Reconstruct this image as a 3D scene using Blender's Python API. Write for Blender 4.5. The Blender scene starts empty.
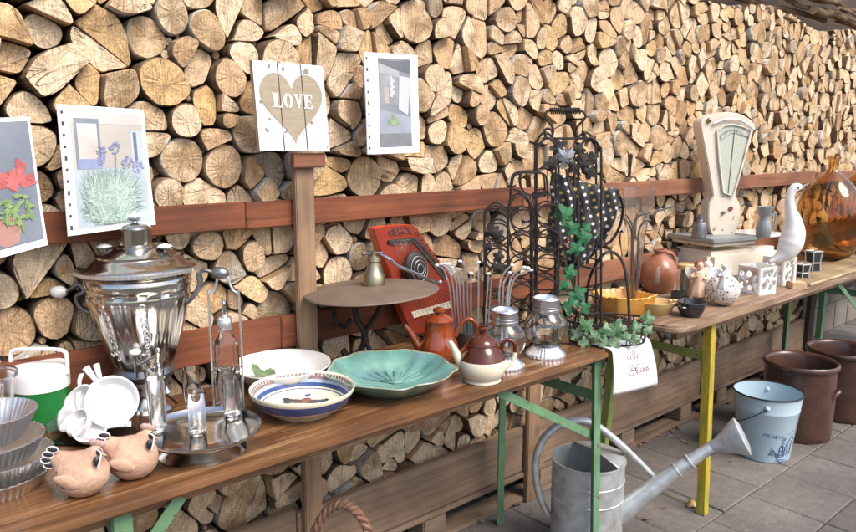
import bpy, bmesh, math, random
from mathutils import Vector, Matrix
from math import sin, cos, pi, radians, sqrt, atan2
random.seed(7)
sc = bpy.context.scene
C = sc.collection
# ------------------------------------------------------------------ camera
F, CX, CY = 722.0, 428.0, 266.0
PITCH, HEAD = radians(9.5), radians(48.8)
CAMZ = 1.40
CAMRZ = HEAD - pi/2
cd = bpy.data.cameras.new('camera'); cam = bpy.data.objects.new('camera', cd); C.objects.link(cam)
cam.location = (0, 0, CAMZ); cam.rotation_euler = (pi/2 - PITCH, 0, CAMRZ)
cd.sensor_width = 36; cd.lens = 36*F/856; cd.clip_start = .05; cd.clip_end = 500
sc.camera = cam
def ray(px, py):
    dx, dy = px-CX, py-CY
    dn = dy*cos(PITCH)+F*sin(PITCH); fw = F*cos(PITCH)-dy*sin(PITCH)
    return Vector((fw*cos(HEAD)+dx*sin(HEAD), fw*sin(HEAD)-dx*cos(HEAD), -dn))
def W(px, py, z=0.0):            # a point of the photograph on a horizontal level
    r = ray(px, py); t = (z-CAMZ)/r.z
    return Vector((r.x*t, r.y*t, z)), t
def WY(px, py, Y):               # ... on a plane parallel to the log wall
    r = ray(px, py); t = Y/r.y
    return Vector((r.x*t, Y, CAMZ+r.z*t)), t
def cth(px): return cos(math.atan((px-CX)/F))
# ------------------------------------------------------------------ materials
def new(name):
    m = bpy.data.materials.new(name); m.use_nodes = True
    nt = m.node_tree; b = nt.nodes['Principled BSDF']
    return m, nt, b
def setc(b, **k):
    for a, v in k.items():
        b.inputs[a.replace('_', ' ')].default_value = v
def mat(name, c1, c2=None, scale=8, rough=.5, metal=0, bump=0, bscale=40, stretch=(1,1,1), detail=5, trans=0, ior=1.45, coat=0, rvar=0, spec=.5, lo=.35, hi=.65, alpha=1, c3=None, s3=60, lo3=.62, hi3=.68, sheen=0, disp=0):
    m, nt, b = new(name); N = nt.nodes; L = nt.links
    c1 = tuple(c1)+(1,)
    setc(b, Base_Color=c1, Roughness=rough, Metallic=metal, Transmission_Weight=trans, IOR=ior, Coat_Weight=coat, Specular_IOR_Level=spec, Alpha=alpha, Coat_Roughness=.08)
    if sheen: b.inputs['Sheen Weight'].default_value = sheen
    tc = N.new('ShaderNodeTexCoord'); mp = N.new('ShaderNodeMapping'); mp.inputs['Scale'].default_value = stretch
    oi = N.new('ShaderNodeObjectInfo')
    ad = N.new('ShaderNodeVectorMath'); ad.operation = 'ADD'
    sc_ = N.new('ShaderNodeVectorMath'); sc_.operation = 'SCALE'; sc_.inputs['Scale'].default_value = 37.0
    cmb = N.new('ShaderNodeCombineXYZ')
    L.new(oi.outputs['Random'], cmb.inputs[0]); L.new(oi.outputs['Random'], cmb.inputs[2])
    L.new(cmb.outputs[0], sc_.inputs[0]); L.new(tc.outputs['Object'], ad.inputs[0]); L.new(sc_.outputs[0], ad.inputs[1])
    L.new(ad.outputs[0], mp.inputs[0])
    col = None
    if c2 is not None:
        n = N.new('ShaderNodeTexNoise'); n.inputs['Scale'].default_value = scale; n.inputs['Detail'].default_value = detail; n.inputs['Roughness'].default_value = .62
        r = N.new('ShaderNodeValToRGB'); e = r.color_ramp.elements
        e[0].position, e[1].position = lo, hi; e[0].color = c1; e[1].color = tuple(c2)+(1,)
        L.new(mp.outputs[0], n.inputs['Vector']); L.new(n.outputs['Fac'], r.inputs[0]); col = r.outputs[0]
        if c3 is not None:
            n3 = N.new('ShaderNodeTexNoise'); n3.inputs['Scale'].default_value = s3; n3.inputs['Detail'].default_value = 4
            r3 = N.new('ShaderNodeMapRange'); r3.inputs['From Min'].default_value = lo3; r3.inputs['From Max'].default_value = hi3
            mx = N.new('ShaderNodeMix'); mx.data_type = 'RGBA'; mx.inputs['B'].default_value = tuple(c3)+(1,)
            L.new(mp.outputs[0], n3.inputs['Vector']); L.new(n3.outputs['Fac'], r3.inputs['Value']); L.new(r3.outputs[0], mx.inputs['Factor']); L.new(col, mx.inputs['A']); col = mx.outputs['Result']
        L.new(col, b.inputs['Base Color'])
        if rvar:
            rr = N.new('ShaderNodeMapRange'); rr.inputs['To Min'].default_value = max(0, rough-rvar); rr.inputs['To Max'].default_value = min(1, rough+rvar)
            L.new(n.outputs['Fac'], rr.inputs['Value']); L.new(rr.outputs[0], b.inputs['Roughness'])
    if bump:
        nb = N.new('ShaderNodeTexNoise'); nb.inputs['Scale'].default_value = bscale; nb.inputs['Detail'].default_value = 4
        bp = N.new('ShaderNodeBump'); bp.inputs['Strength'].default_value = bump; bp.inputs['Distance'].default_value = .004
        L.new(mp.outputs[0], nb.inputs['Vector']); L.new(nb.outputs['Fac'], bp.inputs['Height']); L.new(bp.outputs[0], b.inputs['Normal'])
    return m
def plank(name, c1, c2, dark, axis=0, rough=.6, coat=0, bump=.35, wear=None):
    """sawn wood with grain along one axis"""
    st = [55, 55, 55]; st[axis] = 2.2
    m, nt, b = new(name); N = nt.nodes; L = nt.links
    setc(b, Roughness=rough, Coat_Weight=coat, Coat_Roughness=.18)
    tc = N.new('ShaderNodeTexCoord'); oi = N.new('ShaderNodeObjectInfo')
    cmb = N.new('ShaderNodeCombineXYZ'); sv = N.new('ShaderNodeVectorMath'); sv.operation = 'SCALE'; sv.inputs['Scale'].default_value = 23
    ad = N.new('ShaderNodeVectorMath')
    for i in range(3): L.new(oi.outputs['Random'], cmb.inputs[i])
    L.new(cmb.outputs[0], sv.inputs[0]); L.new(tc.outputs['Object'], ad.inputs[0]); L.new(sv.outputs[0], ad.inputs[1])
    mp = N.new('ShaderNodeMapping'); mp.inputs['Scale'].default_value = st; L.new(ad.outputs[0], mp.inputs[0])
    n = N.new('ShaderNodeTexNoise'); n.inputs['Scale'].default_value = 1.0; n.inputs['Detail'].default_value = 7; n.inputs['Roughness'].default_value = .65; n.inputs['Distortion'].default_value = .5
    L.new(mp.outputs[0], n.inputs['Vector'])
    r = N.new('ShaderNodeValToRGB'); e = r.color_ramp.elements; e[0].position = .3; e[1].position = .72
    e[0].color = tuple(dark)+(1,); e[1].color = tuple(c2)+(1,); k = e.new(.5); k.color = tuple(c1)+(1,)
    L.new(n.outputs['Fac'], r.inputs[0])
    n2 = N.new('ShaderNodeTexNoise'); n2.inputs['Scale'].default_value = 5; n2.inputs['Detail'].default_value = 5; L.new(ad.outputs[0], n2.inputs['Vector'])
    r2 = N.new('ShaderNodeMapRange'); r2.inputs['From Min'].default_value = .35; r2.inputs['From Max'].default_value = .7; r2.inputs['To Min'].default_value = .62; r2.inputs['To Max'].default_value = 1.15
    L.new(n2.outputs['Fac'], r2.inputs['Value'])
    mx = N.new('ShaderNodeVectorMath'); mx.operation = 'SCALE'; L.new(r.outputs[0], mx.inputs[0]); L.new(r2.outputs[0], mx.inputs['Scale'])
    col = mx.outputs[0]
    # knots
    vo = N.new('ShaderNodeTexVoronoi'); kst = [3.5, 3.5, 3.5]; kst[axis] = 2.0
    mk = N.new('ShaderNodeMapping'); mk.inputs['Scale'].default_value = kst; L.new(ad.outputs[0], mk.inputs[0]); L.new(mk.outputs[0], vo.inputs['Vector']); vo.inputs['Scale'].default_value = 1.5
    kr = N.new('ShaderNodeMapRange'); kr.inputs['From Min'].default_value = .02; kr.inputs['From Max'].default_value = .10; kr.inputs['To Min'].default_value = .75; kr.inputs['To Max'].default_value = 0
    L.new(vo.outputs['Distance'], kr.inputs['Value'])
    m3 = N.new('ShaderNodeMix'); m3.data_type = 'RGBA'; m3.inputs['B'].default_value = tuple(x*.45 for x in dark)+(1,)
    L.new(kr.outputs[0], m3.inputs['Factor']); L.new(col, m3.inputs['A']); col = m3.outputs['Result']
    if wear:
        n4 = N.new('ShaderNodeTexNoise'); n4.inputs['Scale'].default_value = 9; n4.inputs['Detail'].default_value = 8; n4.inputs['Roughness'].default_value = .75; L.new(mp.outputs[0], n4.inputs['Vector']); n4.inputs['Scale'].default_value = .8
        r4 = N.new('ShaderNodeMapRange'); r4.inputs['From Min'].default_value = .53; r4.inputs['From Max'].default_value = .62; L.new(n4.outputs['Fac'], r4.inputs['Value'])
        m4 = N.new('ShaderNodeMix'); m4.data_type = 'RGBA'; m4.inputs['B'].default_value = tuple(wear)+(1,)
        L.new(r4.outputs[0], m4.inputs['Factor']); L.new(col, m4.inputs['A']); col = m4.outputs['Result']
    L.new(col, b.inputs['Base Color'])
    rr = N.new('ShaderNodeMapRange'); rr.inputs['To Min'].default_value = max(.1, rough-.18); rr.inputs['To Max'].default_value = min(1, rough+.18)
    L.new(n2.outputs['Fac'], rr.inputs['Value']); L.new(rr.outputs[0], b.inputs['Roughness'])
    bp = N.new('ShaderNodeBump'); bp.inputs['Strength'].default_value = bump; bp.inputs['Distance'].default_value = .003
    L.new(n.outputs['Fac'], bp.inputs['Height']); L.new(bp.outputs[0], b.inputs['Normal'])
    return m
def glassm(name, col=(1,1,1), rough=.02, ior=1.45):
    m, nt, b = new(name); setc(b, Base_Color=tuple(col)+(1,), Roughness=rough, Transmission_Weight=1, IOR=ior)
    return m
def metal(name, c1, c2, rough=.25, scale=20, rvar=.12, bump=.08, bscale=15):
    return mat(name, c1, c2, scale=scale, rough=rough, metal=1, rvar=rvar, bump=bump, bscale=bscale)
def logend(name):
    """sawn end grain: rings about the pith (the UV origin), radial checks, every log its own tone"""
    m, nt, b = new(name); N = nt.nodes; L = nt.links
    uv = N.new('ShaderNodeUVMap'); uv.uv_map = 'grain'
    tn = N.new('ShaderNodeUVMap'); tn.uv_map = 'tone'
    sp = N.new('ShaderNodeSeparateXYZ'); L.new(tn.outputs[0], sp.inputs[0])
    tone, tone2 = sp.outputs[0], sp.outputs[1]
    tone3 = N.new('ShaderNodeVectorMath'); tone3.operation = 'SCALE'; tone3.inputs['Scale'].default_value = 31; L.new(tn.outputs[0], tone3.inputs[0])
    av = N.new('ShaderNodeVectorMath'); L.new(uv.outputs[0], av.inputs[0]); L.new(tone3.outputs[0], av.inputs[1])
    nz = N.new('ShaderNodeTexNoise'); nz.inputs['Scale'].default_value = 9; nz.inputs['Detail'].default_value = 3; L.new(av.outputs[0], nz.inputs['Vector'])
    ln = N.new('ShaderNodeVectorMath'); ln.operation = 'LENGTH'; L.new(uv.outputs[0], ln.inputs[0])
    a = N.new('ShaderNodeMath'); a.operation = 'MULTIPLY_ADD'; a.inputs[1].default_value = .055; L.new(nz.outputs['Fac'], a.inputs[0]); L.new(ln.outputs['Value'], a.inputs[2])
    s = N.new('ShaderNodeMath'); s.operation = 'MULTIPLY'; s.inputs[1].default_value = 900; L.new(a.outputs[0], s.inputs[0])
    sn = N.new('ShaderNodeMath'); sn.operation = 'SINE'; L.new(s.outputs[0], sn.inputs[0])
    # base tone by log
    r = N.new('ShaderNodeValToRGB'); e = r.color_ramp.elements
    cols = [(0,(.36,.19,.08)),(.12,(.58,.36,.19)),(.35,(.77,.54,.34)),(.65,(.85,.67,.47)),(.88,(.74,.48,.23)),(.975,(.60,.46,.31)),(1,(.46,.40,.32))]
    e[0].position, e[0].color = 0, cols[0][1]+(1,); e[1].position, e[1].color = 1, cols[-1][1]+(1,)
    for p, c in cols[1:-1]: k = e.new(p); k.color = c+(1,)
    L.new(tone, r.inputs[0])
    # blotches: stains, heartwood
    n2 = N.new('ShaderNodeTexNoise'); n2.inputs['Scale'].default_value = 22; n2.inputs['Detail'].default_value = 6; n2.inputs['Roughness'].default_value = .7; L.new(av.outputs[0], n2.inputs['Vector'])
    r2 = N.new('ShaderNodeMapRange'); r2.inputs['From Min'].default_value = .3; r2.inputs['From Max'].default_value = .72; r2.inputs['To Min'].default_value = 1.18; r2.inputs['To Max'].default_value = .70
    L.new(n2.outputs['Fac'], r2.inputs['Value'])
    h = N.new('ShaderNodeMapRange'); h.inputs['From Min'].default_value = .012; h.inputs['From Max'].default_value = .05; h.inputs['To Min'].default_value = .8; h.inputs['To Max'].default_value = 1.0; L.new(a.outputs[0], h.inputs['Value'])
    # sawn radial / saw marks noise, strongly stretched
    mp = N.new('ShaderNodeMapping'); L.new(av.outputs[0], mp.inputs[0]); mp.inputs['Scale'].default_value = (260, 22, 1); L.new(tone3.outputs[0], mp.inputs['Rotation'])
    n3 = N.new('ShaderNodeTexNoise'); n3.inputs['Scale'].default_value = 1; n3.inputs['Detail'].default_value = 4; L.new(mp.outputs[0], n3.inputs['Vector'])
    r3 = N.new('ShaderNodeMapRange'); r3.inputs['From Min'].default_value = .3; r3.inputs['From Max'].default_value = .7; r3.inputs['To Min'].default_value = .76; r3.inputs['To Max'].default_value = 1.12; L.new(n3.outputs['Fac'], r3.inputs['Value'])
    # checks (radial cracks)
    su = N.new('ShaderNodeSeparateXYZ'); L.new(uv.outputs[0], su.inputs[0])
    an = N.new('ShaderNodeMath'); an.operation = 'ARCTAN2'; L.new(su.outputs[0], an.inputs[0]); L.new(su.outputs[1], an.inputs[1])
    cc = N.new('ShaderNodeCombineXYZ'); L.new(an.outputs[0], cc.inputs[0]); L.new(tone2, cc.inputs[1]); 
    l2 = N.new('ShaderNodeMath'); l2.operation = 'MULTIPLY'; l2.inputs[1].default_value = .7; L.new(ln.outputs['Value'], l2.inputs[0]); L.new(l2.outputs[0], cc.inputs[2])
    n5 = N.new('ShaderNodeTexNoise'); n5.inputs['Scale'].default_value = 5; n5.inputs['Detail'].default_value = 1.5; L.new(cc.outputs[0], n5.inputs['Vector'])
    ab = N.new('ShaderNodeMath'); ab.operation = 'SUBTRACT'; ab.inputs[1].default_value = .43; L.new(n5.outputs['Fac'], ab.inputs[0])
    ab2 = N.new('ShaderNodeMath'); ab2.operation = 'ABSOLUTE'; L.new(ab.outputs[0], ab2.inputs[0])
    ck = N.new('ShaderNodeMapRange'); ck.inputs['From Min'].default_value = .0; ck.inputs['From Max'].default_value = .008; ck.inputs['To Min'].default_value = .5; ck.inputs['To Max'].default_value = 1; L.new(ab2.outputs[0], ck.inputs['Value'])
    g0 = N.new('ShaderNodeMapRange'); g0.inputs['From Min'].default_value = -1; g0.inputs['To Min'].default_value = .93; g0.inputs['To Max'].default_value = 1.05; L.new(sn.outputs[0], g0.inputs['Value'])
    # greying or browning weather stains on some ends
    n7 = N.new('ShaderNodeTexNoise'); n7.inputs['Scale'].default_value = 13; n7.inputs['Detail'].default_value = 5; L.new(av.outputs[0], n7.inputs['Vector'])
    n7m = N.new('ShaderNodeMath'); n7m.operation = 'MULTIPLY_ADD'; n7m.inputs[1].default_value = .34; L.new(tone2, n7m.inputs[0]); L.new(n7.outputs['Fac'], n7m.inputs[2])
    r7 = N.new('ShaderNodeMapRange'); r7.inputs['From Min'].default_value = .66; r7.inputs['From Max'].default_value = .86; r7.inputs['To Max'].default_value = .75; L.new(n7m.outputs[0], r7.inputs['Value'])
    st = N.new('ShaderNodeMix'); st.data_type = 'RGBA'; st.inputs['B'].default_value = (.36,.22,.11,1); L.new(r7.outputs[0], st.inputs['Factor']); L.new(r.outputs[0], st.inputs['A'])
    nf = N.new('ShaderNodeTexNoise'); nf.inputs['Scale'].default_value = 190; nf.inputs['Detail'].default_value = 3; L.new(av.outputs[0], nf.inputs['Vector'])
    rf = N.new('ShaderNodeMapRange'); rf.inputs['From Min'].default_value = .3; rf.inputs['From Max'].default_value = .7; rf.inputs['To Min'].default_value = .78; rf.inputs['To Max'].default_value = 1.16; L.new(nf.outputs['Fac'], rf.inputs['Value'])
    col = st.outputs['Result']
    for o in (r2, h, r3, ck, g0, rf):
        v = N.new('ShaderNodeVectorMath'); v.operation = 'SCALE'; L.new(col, v.inputs[0]); L.new(o.outputs[0], v.inputs['Scale']); col = v.outputs[0]
    L.new(col, b.inputs['Base Color']); setc(b, Roughness=.85, Specular_IOR_Level=.2)
    hh = N.new('ShaderNodeMath'); hh.operation = 'MULTIPLY_ADD'; hh.inputs[1].default_value = .6; L.new(n3.outputs['Fac'], hh.inputs[0]); L.new(n2.outputs['Fac'], hh.inputs[2])
    h3 = N.new('ShaderNodeMath'); h3.operation = 'MULTIPLY_ADD'; h3.inputs[1].default_value = .9; L.new(ck.outputs[0], h3.inputs[0]); L.new(hh.outputs[0], h3.inputs[2])
    bp = N.new('ShaderNodeBump'); bp.inputs['Strength'].default_value = 1.0; bp.inputs['Distance'].default_value = .009
    L.new(h3.outputs[0], bp.inputs['Height']); L.new(bp.outputs[0], b.inputs['Normal'])
    return m
def barkm(name):
    m, nt, b = new(name); N = nt.nodes; L = nt.links
    tc = N.new('ShaderNodeTexCoord'); tn = N.new('ShaderNodeUVMap'); tn.uv_map = 'tone'
    sp = N.new('ShaderNodeSeparateXYZ'); L.new(tn.outputs[0], sp.inputs[0])
    r = N.new('ShaderNodeValToRGB'); e = r.color_ramp.elements
    e[0].color = (.13,.085,.055,1); e[1].color = (.62,.58,.52,1); e[0].position = 0; e[1].position = .95
    for p, c in ((.45,(.2,.14,.09)),(.7,(.27,.2,.14)),(.8,(.5,.45,.38))): k = e.new(p); k.color = c+(1,)
    L.new(sp.outputs[1], r.inputs[0])
    n = N.new('ShaderNodeTexNoise'); n.inputs['Scale'].default_value = 45; n.inputs['Detail'].default_value = 7; n.inputs['Roughness'].default_value = .75; L.new(tc.outputs['Object'], n.inputs['Vector'])
    mr = N.new('ShaderNodeMapRange'); mr.inputs['From Min'].default_value = .3; mr.inputs['From Max'].default_value = .7; mr.inputs['To Min'].default_value = .4; mr.inputs['To Max'].default_value = 1.4; L.new(n.outputs['Fac'], mr.inputs['Value'])
    v = N.new('ShaderNodeVectorMath'); v.operation = 'SCALE'; L.new(r.outputs[0], v.inputs[0]); L.new(mr.outputs[0], v.inputs['Scale']); L.new(v.outputs[0], b.inputs['Base Color'])
    setc(b, Roughness=.95, Specular_IOR_Level=.15)
    bp = N.new('ShaderNodeBump'); bp.inputs['Strength'].default_value = 1; bp.inputs['Distance'].default_value = .008; L.new(n.outputs['Fac'], bp.inputs['Height']); L.new(bp.outputs[0], b.inputs['Normal'])
    return m
M = dict(
 end=logend('sawn_log_end'), bark=barkm('bark'),
 split=mat('split_wood', (.38,.24,.13), (.56,.38,.22), scale=30, stretch=(1,.15,1), rough=.9, bump=.6, bscale=60, spec=.2),
 top1=plank('varnished_table_wood', (.17,.076,.031), (.25,.12,.055), (.085,.036,.015), 0, .34, .5, .25, wear=(.36,.20,.095)),
 top2=plank('weathered_table_wood', (.27,.17,.105), (.36,.25,.16), (.14,.085,.05), 0, .6, .05, .5, wear=(.42,.31,.21)),
 edge=plank('table_edge_wood', (.26,.12,.05), (.38,.2,.09), (.14,.06,.025), 0, .4, .3, .4, wear=(.5,.36,.22)),
 rail=plank('red_brown_board', (.20,.058,.023), (.27,.085,.036), (.11,.033,.014), 0, .75, 0, .4),
 railr=plank('faded_red_board', (.26,.105,.055), (.34,.155,.09), (.16,.065,.034), 0, .7, 0, .4),
 post=plank('brown_post', (.33,.205,.12), (.41,.27,.165), (.22,.13,.075), 2, .75, 0, .5),
 low=plank('grey_brown_plank', (.27,.18,.12), (.34,.235,.16), (.17,.11,.072), 0, .8, 0, .5),
 pallet=plank('pallet_wood', (.24,.17,.12), (.31,.22,.15), (.15,.10,.07), 0, .85, 0, .6),
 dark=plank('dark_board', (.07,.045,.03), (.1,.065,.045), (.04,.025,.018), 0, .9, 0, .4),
 green=mat('green_enamel_steel', (.10,.20,.105), (.145,.27,.15), scale=18, rough=.45, c3=(.09,.055,.035), s3=50, lo3=.66, hi3=.70, bump=.1, rvar=.1),
 yellow=mat('yellow_green_steel', (.50,.34,.03), (.24,.27,.05), scale=14, stretch=(4,4,.5), lo=.45, hi=.6, rough=.5, c3=(.12,.09,.04), s3=45, lo3=.64, hi3=.69, bump=.15, rvar=.1),
 olive=mat('olive_steel', (.18,.24,.07), (.26,.30,.08), scale=14, rough=.55, c3=(.1,.08,.04), s3=45, lo3=.64, hi3=.69, bump=.15),
 chrome=metal('polished_nickel', (.60,.58,.55), (.46,.44,.41), .16, 12, .07, .05, 12),
 alu=metal('dull_aluminium', (.80,.80,.81), (.66,.66,.67), .30, 25, .12, .15, 30),
 tin=metal('tin_plate', (.90,.90,.90), (.76,.76,.76), .34, 18, .14, .15, 25),
 zinc=mat('galvanised_zinc', (.44,.46,.47), (.60,.62,.63), scale=30, rough=.45, metal=.6, rvar=.12, bump=.15, bscale=30, c3=(.30,.24,.18), s3=9, lo3=.6, hi3=.75),
 traym=metal('mirror_tray_metal', (.62,.61,.60), (.50,.49,.48), .13, 20, .08, .12, 14),
 steel=metal('grey_iron', (.22,.22,.23), (.32,.32,.33), .42),
 iron=mat('black_wrought_iron', (.025,.023,.022), (.05,.04,.035), scale=30, rough=.55, metal=.4, bump=.3, bscale=60),
 white=mat('white_porcelain', (.80,.79,.76), (.74,.73,.70), scale=12, rough=.15, coat=.3),
 plastic=mat('white_plastic', (.80,.80,.80), (.76,.76,.77), scale=9, rough=.35),
 cream=mat('cream_enamel', (.68,.60,.49), (.74,.67,.57), scale=7, rough=.35, c3=(.30,.2,.12), s3=30, lo3=.66, hi3=.72, rvar=.1),
 greenp=mat('green_plastic', (.012,.14,.03), (.016,.18,.04), scale=6, rough=.3),
 clearp=glassm('cloudy_clear_plastic', (.94,.95,.96), .12, 1.3),
 glass=glassm('clear_glass', (.97,.98,.975), .01, 1.45),
 amber=glassm('amber_glass', (.81,.61,.36), .015, 1.4),
 smoke=mat('dark_glass', (.03,.035,.035), rough=.05, coat=.5),
 terra=mat('pale_terracotta', (.44,.27,.185), (.58,.38,.27), scale=28, rough=.75, bump=.9, bscale=60),
 blackg=mat('black_glaze', (.02,.017,.02), (.04,.035,.04), scale=14, rough=.12, coat=.5),
 whitep=mat('white_paint', (.78,.76,.72), rough=.5),
 navy=mat('blue_glaze', (.03,.06,.19), (.05,.09,.26), scale=30, rough=.2, coat=.3),
 ivory=mat('ivory_glaze', (.68,.62,.46), (.74,.69,.54), scale=12, rough=.2, coat=.3),
 plum=mat('plum_glaze', (.20,.12,.13), (.3,.2,.2), scale=40, rough=.2, coat=.3),
 skyb=mat('pale_blue_glaze', (.38,.45,.55), (.45,.5,.58), scale=30, rough=.2, coat=.3),
 leafg=mat('sage_leaf_paint', (.07,.14,.06), (.17,.25,.13), scale=40, rough=.4),
 teal=mat('turquoise_glaze', (.11,.26,.23), (.21,.38,.33), scale=11, rough=.12, coat=.5, c3=(.12,.20,.27), s3=7, lo3=.55, hi3=.7, bump=.3, bscale=25),
 tealrim=mat('worn_turquoise_rim', (.32,.42,.33), (.28,.2,.12), scale=35, rough=.3),
 orange=mat('rust_orange_glaze', (.20,.036,.009), (.27,.055,.014), scale=9, rough=.1, coat=.6),
 brown=mat('dark_brown_glaze', (.065,.014,.005), (.10,.023,.008), scale=9, rough=.12, coat=.25),
 crock=mat('brown_salt_glaze', (.062,.030,.022), (.09,.043,.032), scale=12, rough=.28, coat=.3, rvar=.1, bump=.1),
 red=mat('red_lacquer', (.31,.042,.022), (.20,.032,.018), scale=9, rough=.3, coat=.2, c3=(.16,.04,.03), s3=18, lo3=.6, hi3=.72),
 redside=mat('orange_red_lacquer', (.62,.09,.03), (.55,.07,.025), scale=12, rough=.35),
 shade=mat('brown_enamel', (.125,.09,.066), (.16,.115,.085), scale=14, rough=.6, bump=.15, c3=(.15,.09,.06), s3=25, lo3=.62, hi3=.7),
 brass=metal('tarnished_brass', (.38,.33,.22), (.25,.22,.16), .4),
 ivy=mat('green_enamel_leaf', (.03,.14,.06), (.05,.19,.085), scale=30, rough=.5, bump=.4, bscale=60),
 ivyp=mat('variegated_leaf', (.06,.17,.07), (.28,.38,.24), scale=45, rough=.5, bump=.4, bscale=60, lo=.42, hi=.6),
 berry=mat('dull_red_berry', (.22,.05,.04), (.3,.09,.07), scale=50, rough=.4),
 gold=mat('yellow_ochre_glaze', (.62,.28,.04), (.72,.38,.08), scale=10, rough=.25, coat=.3),
 ochre=mat('honey_glaze', (.50,.33,.12), (.60,.44,.2), scale=12, rough=.25, coat=.3),
 jug=mat('red_brown_stoneware', (.24,.085,.045), (.34,.15,.09), scale=14, rough=.3, coat=.2),
 jug2=mat('grey_stoneware', (.35,.27,.22), (.25,.17,.13), scale=24, rough=.4),
 enamel=mat('pale_blue_enamel', (.40,.53,.61), (.45,.58,.65), scale=6, rough=.18, coat=.4),
 ink=mat('dark_blue_ink', (.05,.10,.22), (.10,.17,.32), scale=90, rough=.3),
 black=mat('black_paint', (.02,.02,.022), rough=.5),
 wine=mat('red_ink', (.30,.04,.06), rough=.6),
 paper=mat('white_paper', (.80,.81,.84), (.76,.77,.81), scale=5, rough=.5, coat=.25),
 wicker=mat('brown_wicker', (.17,.085,.055), (.27,.15,.10), scale=60, rough=.6, bump=.5, bscale=120),
 heart=mat('taupe_paint', (.30,.25,.18), (.37,.315,.235), scale=28, stretch=(1,1,6), rough=.8),
 signw=mat('chipped_white_paint', (.76,.75,.72), (.80,.79,.77), scale=14, rough=.8, c3=(.25,.22,.19), s3=38, lo3=.63, hi3=.66, bump=.2),
 signe=mat('raw_board_edge', (.36,.27,.18), (.5,.4,.3), scale=20, rough=.8),
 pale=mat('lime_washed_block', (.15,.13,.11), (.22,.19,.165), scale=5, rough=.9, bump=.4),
 peg=mat('light_wood', (.50,.32,.18), (.6,.42,.26), scale=20, rough=.6),
 skin=mat('pink_doll_dress', (.68,.43,.30), (.74,.52,.40), scale=30, rough=.6),
 lace=mat('white_bisque', (.72,.68,.62), (.66,.62,.56), scale=30, rough=.7),
 dial=mat('pale_green_dial', (.46,.50,.43), (.54,.57,.49), scale=120, rough=.3, coat=.5),
 slate=mat('blue_grey_metal', (.25,.27,.28), (.33,.35,.36), scale=15, rough=.4, metal=.3),
 straw=plank('rush_mat', (.42,.30,.17), (.5,.38,.23), (.3,.2,.11), 0, .6, 0, .6),
)
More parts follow.
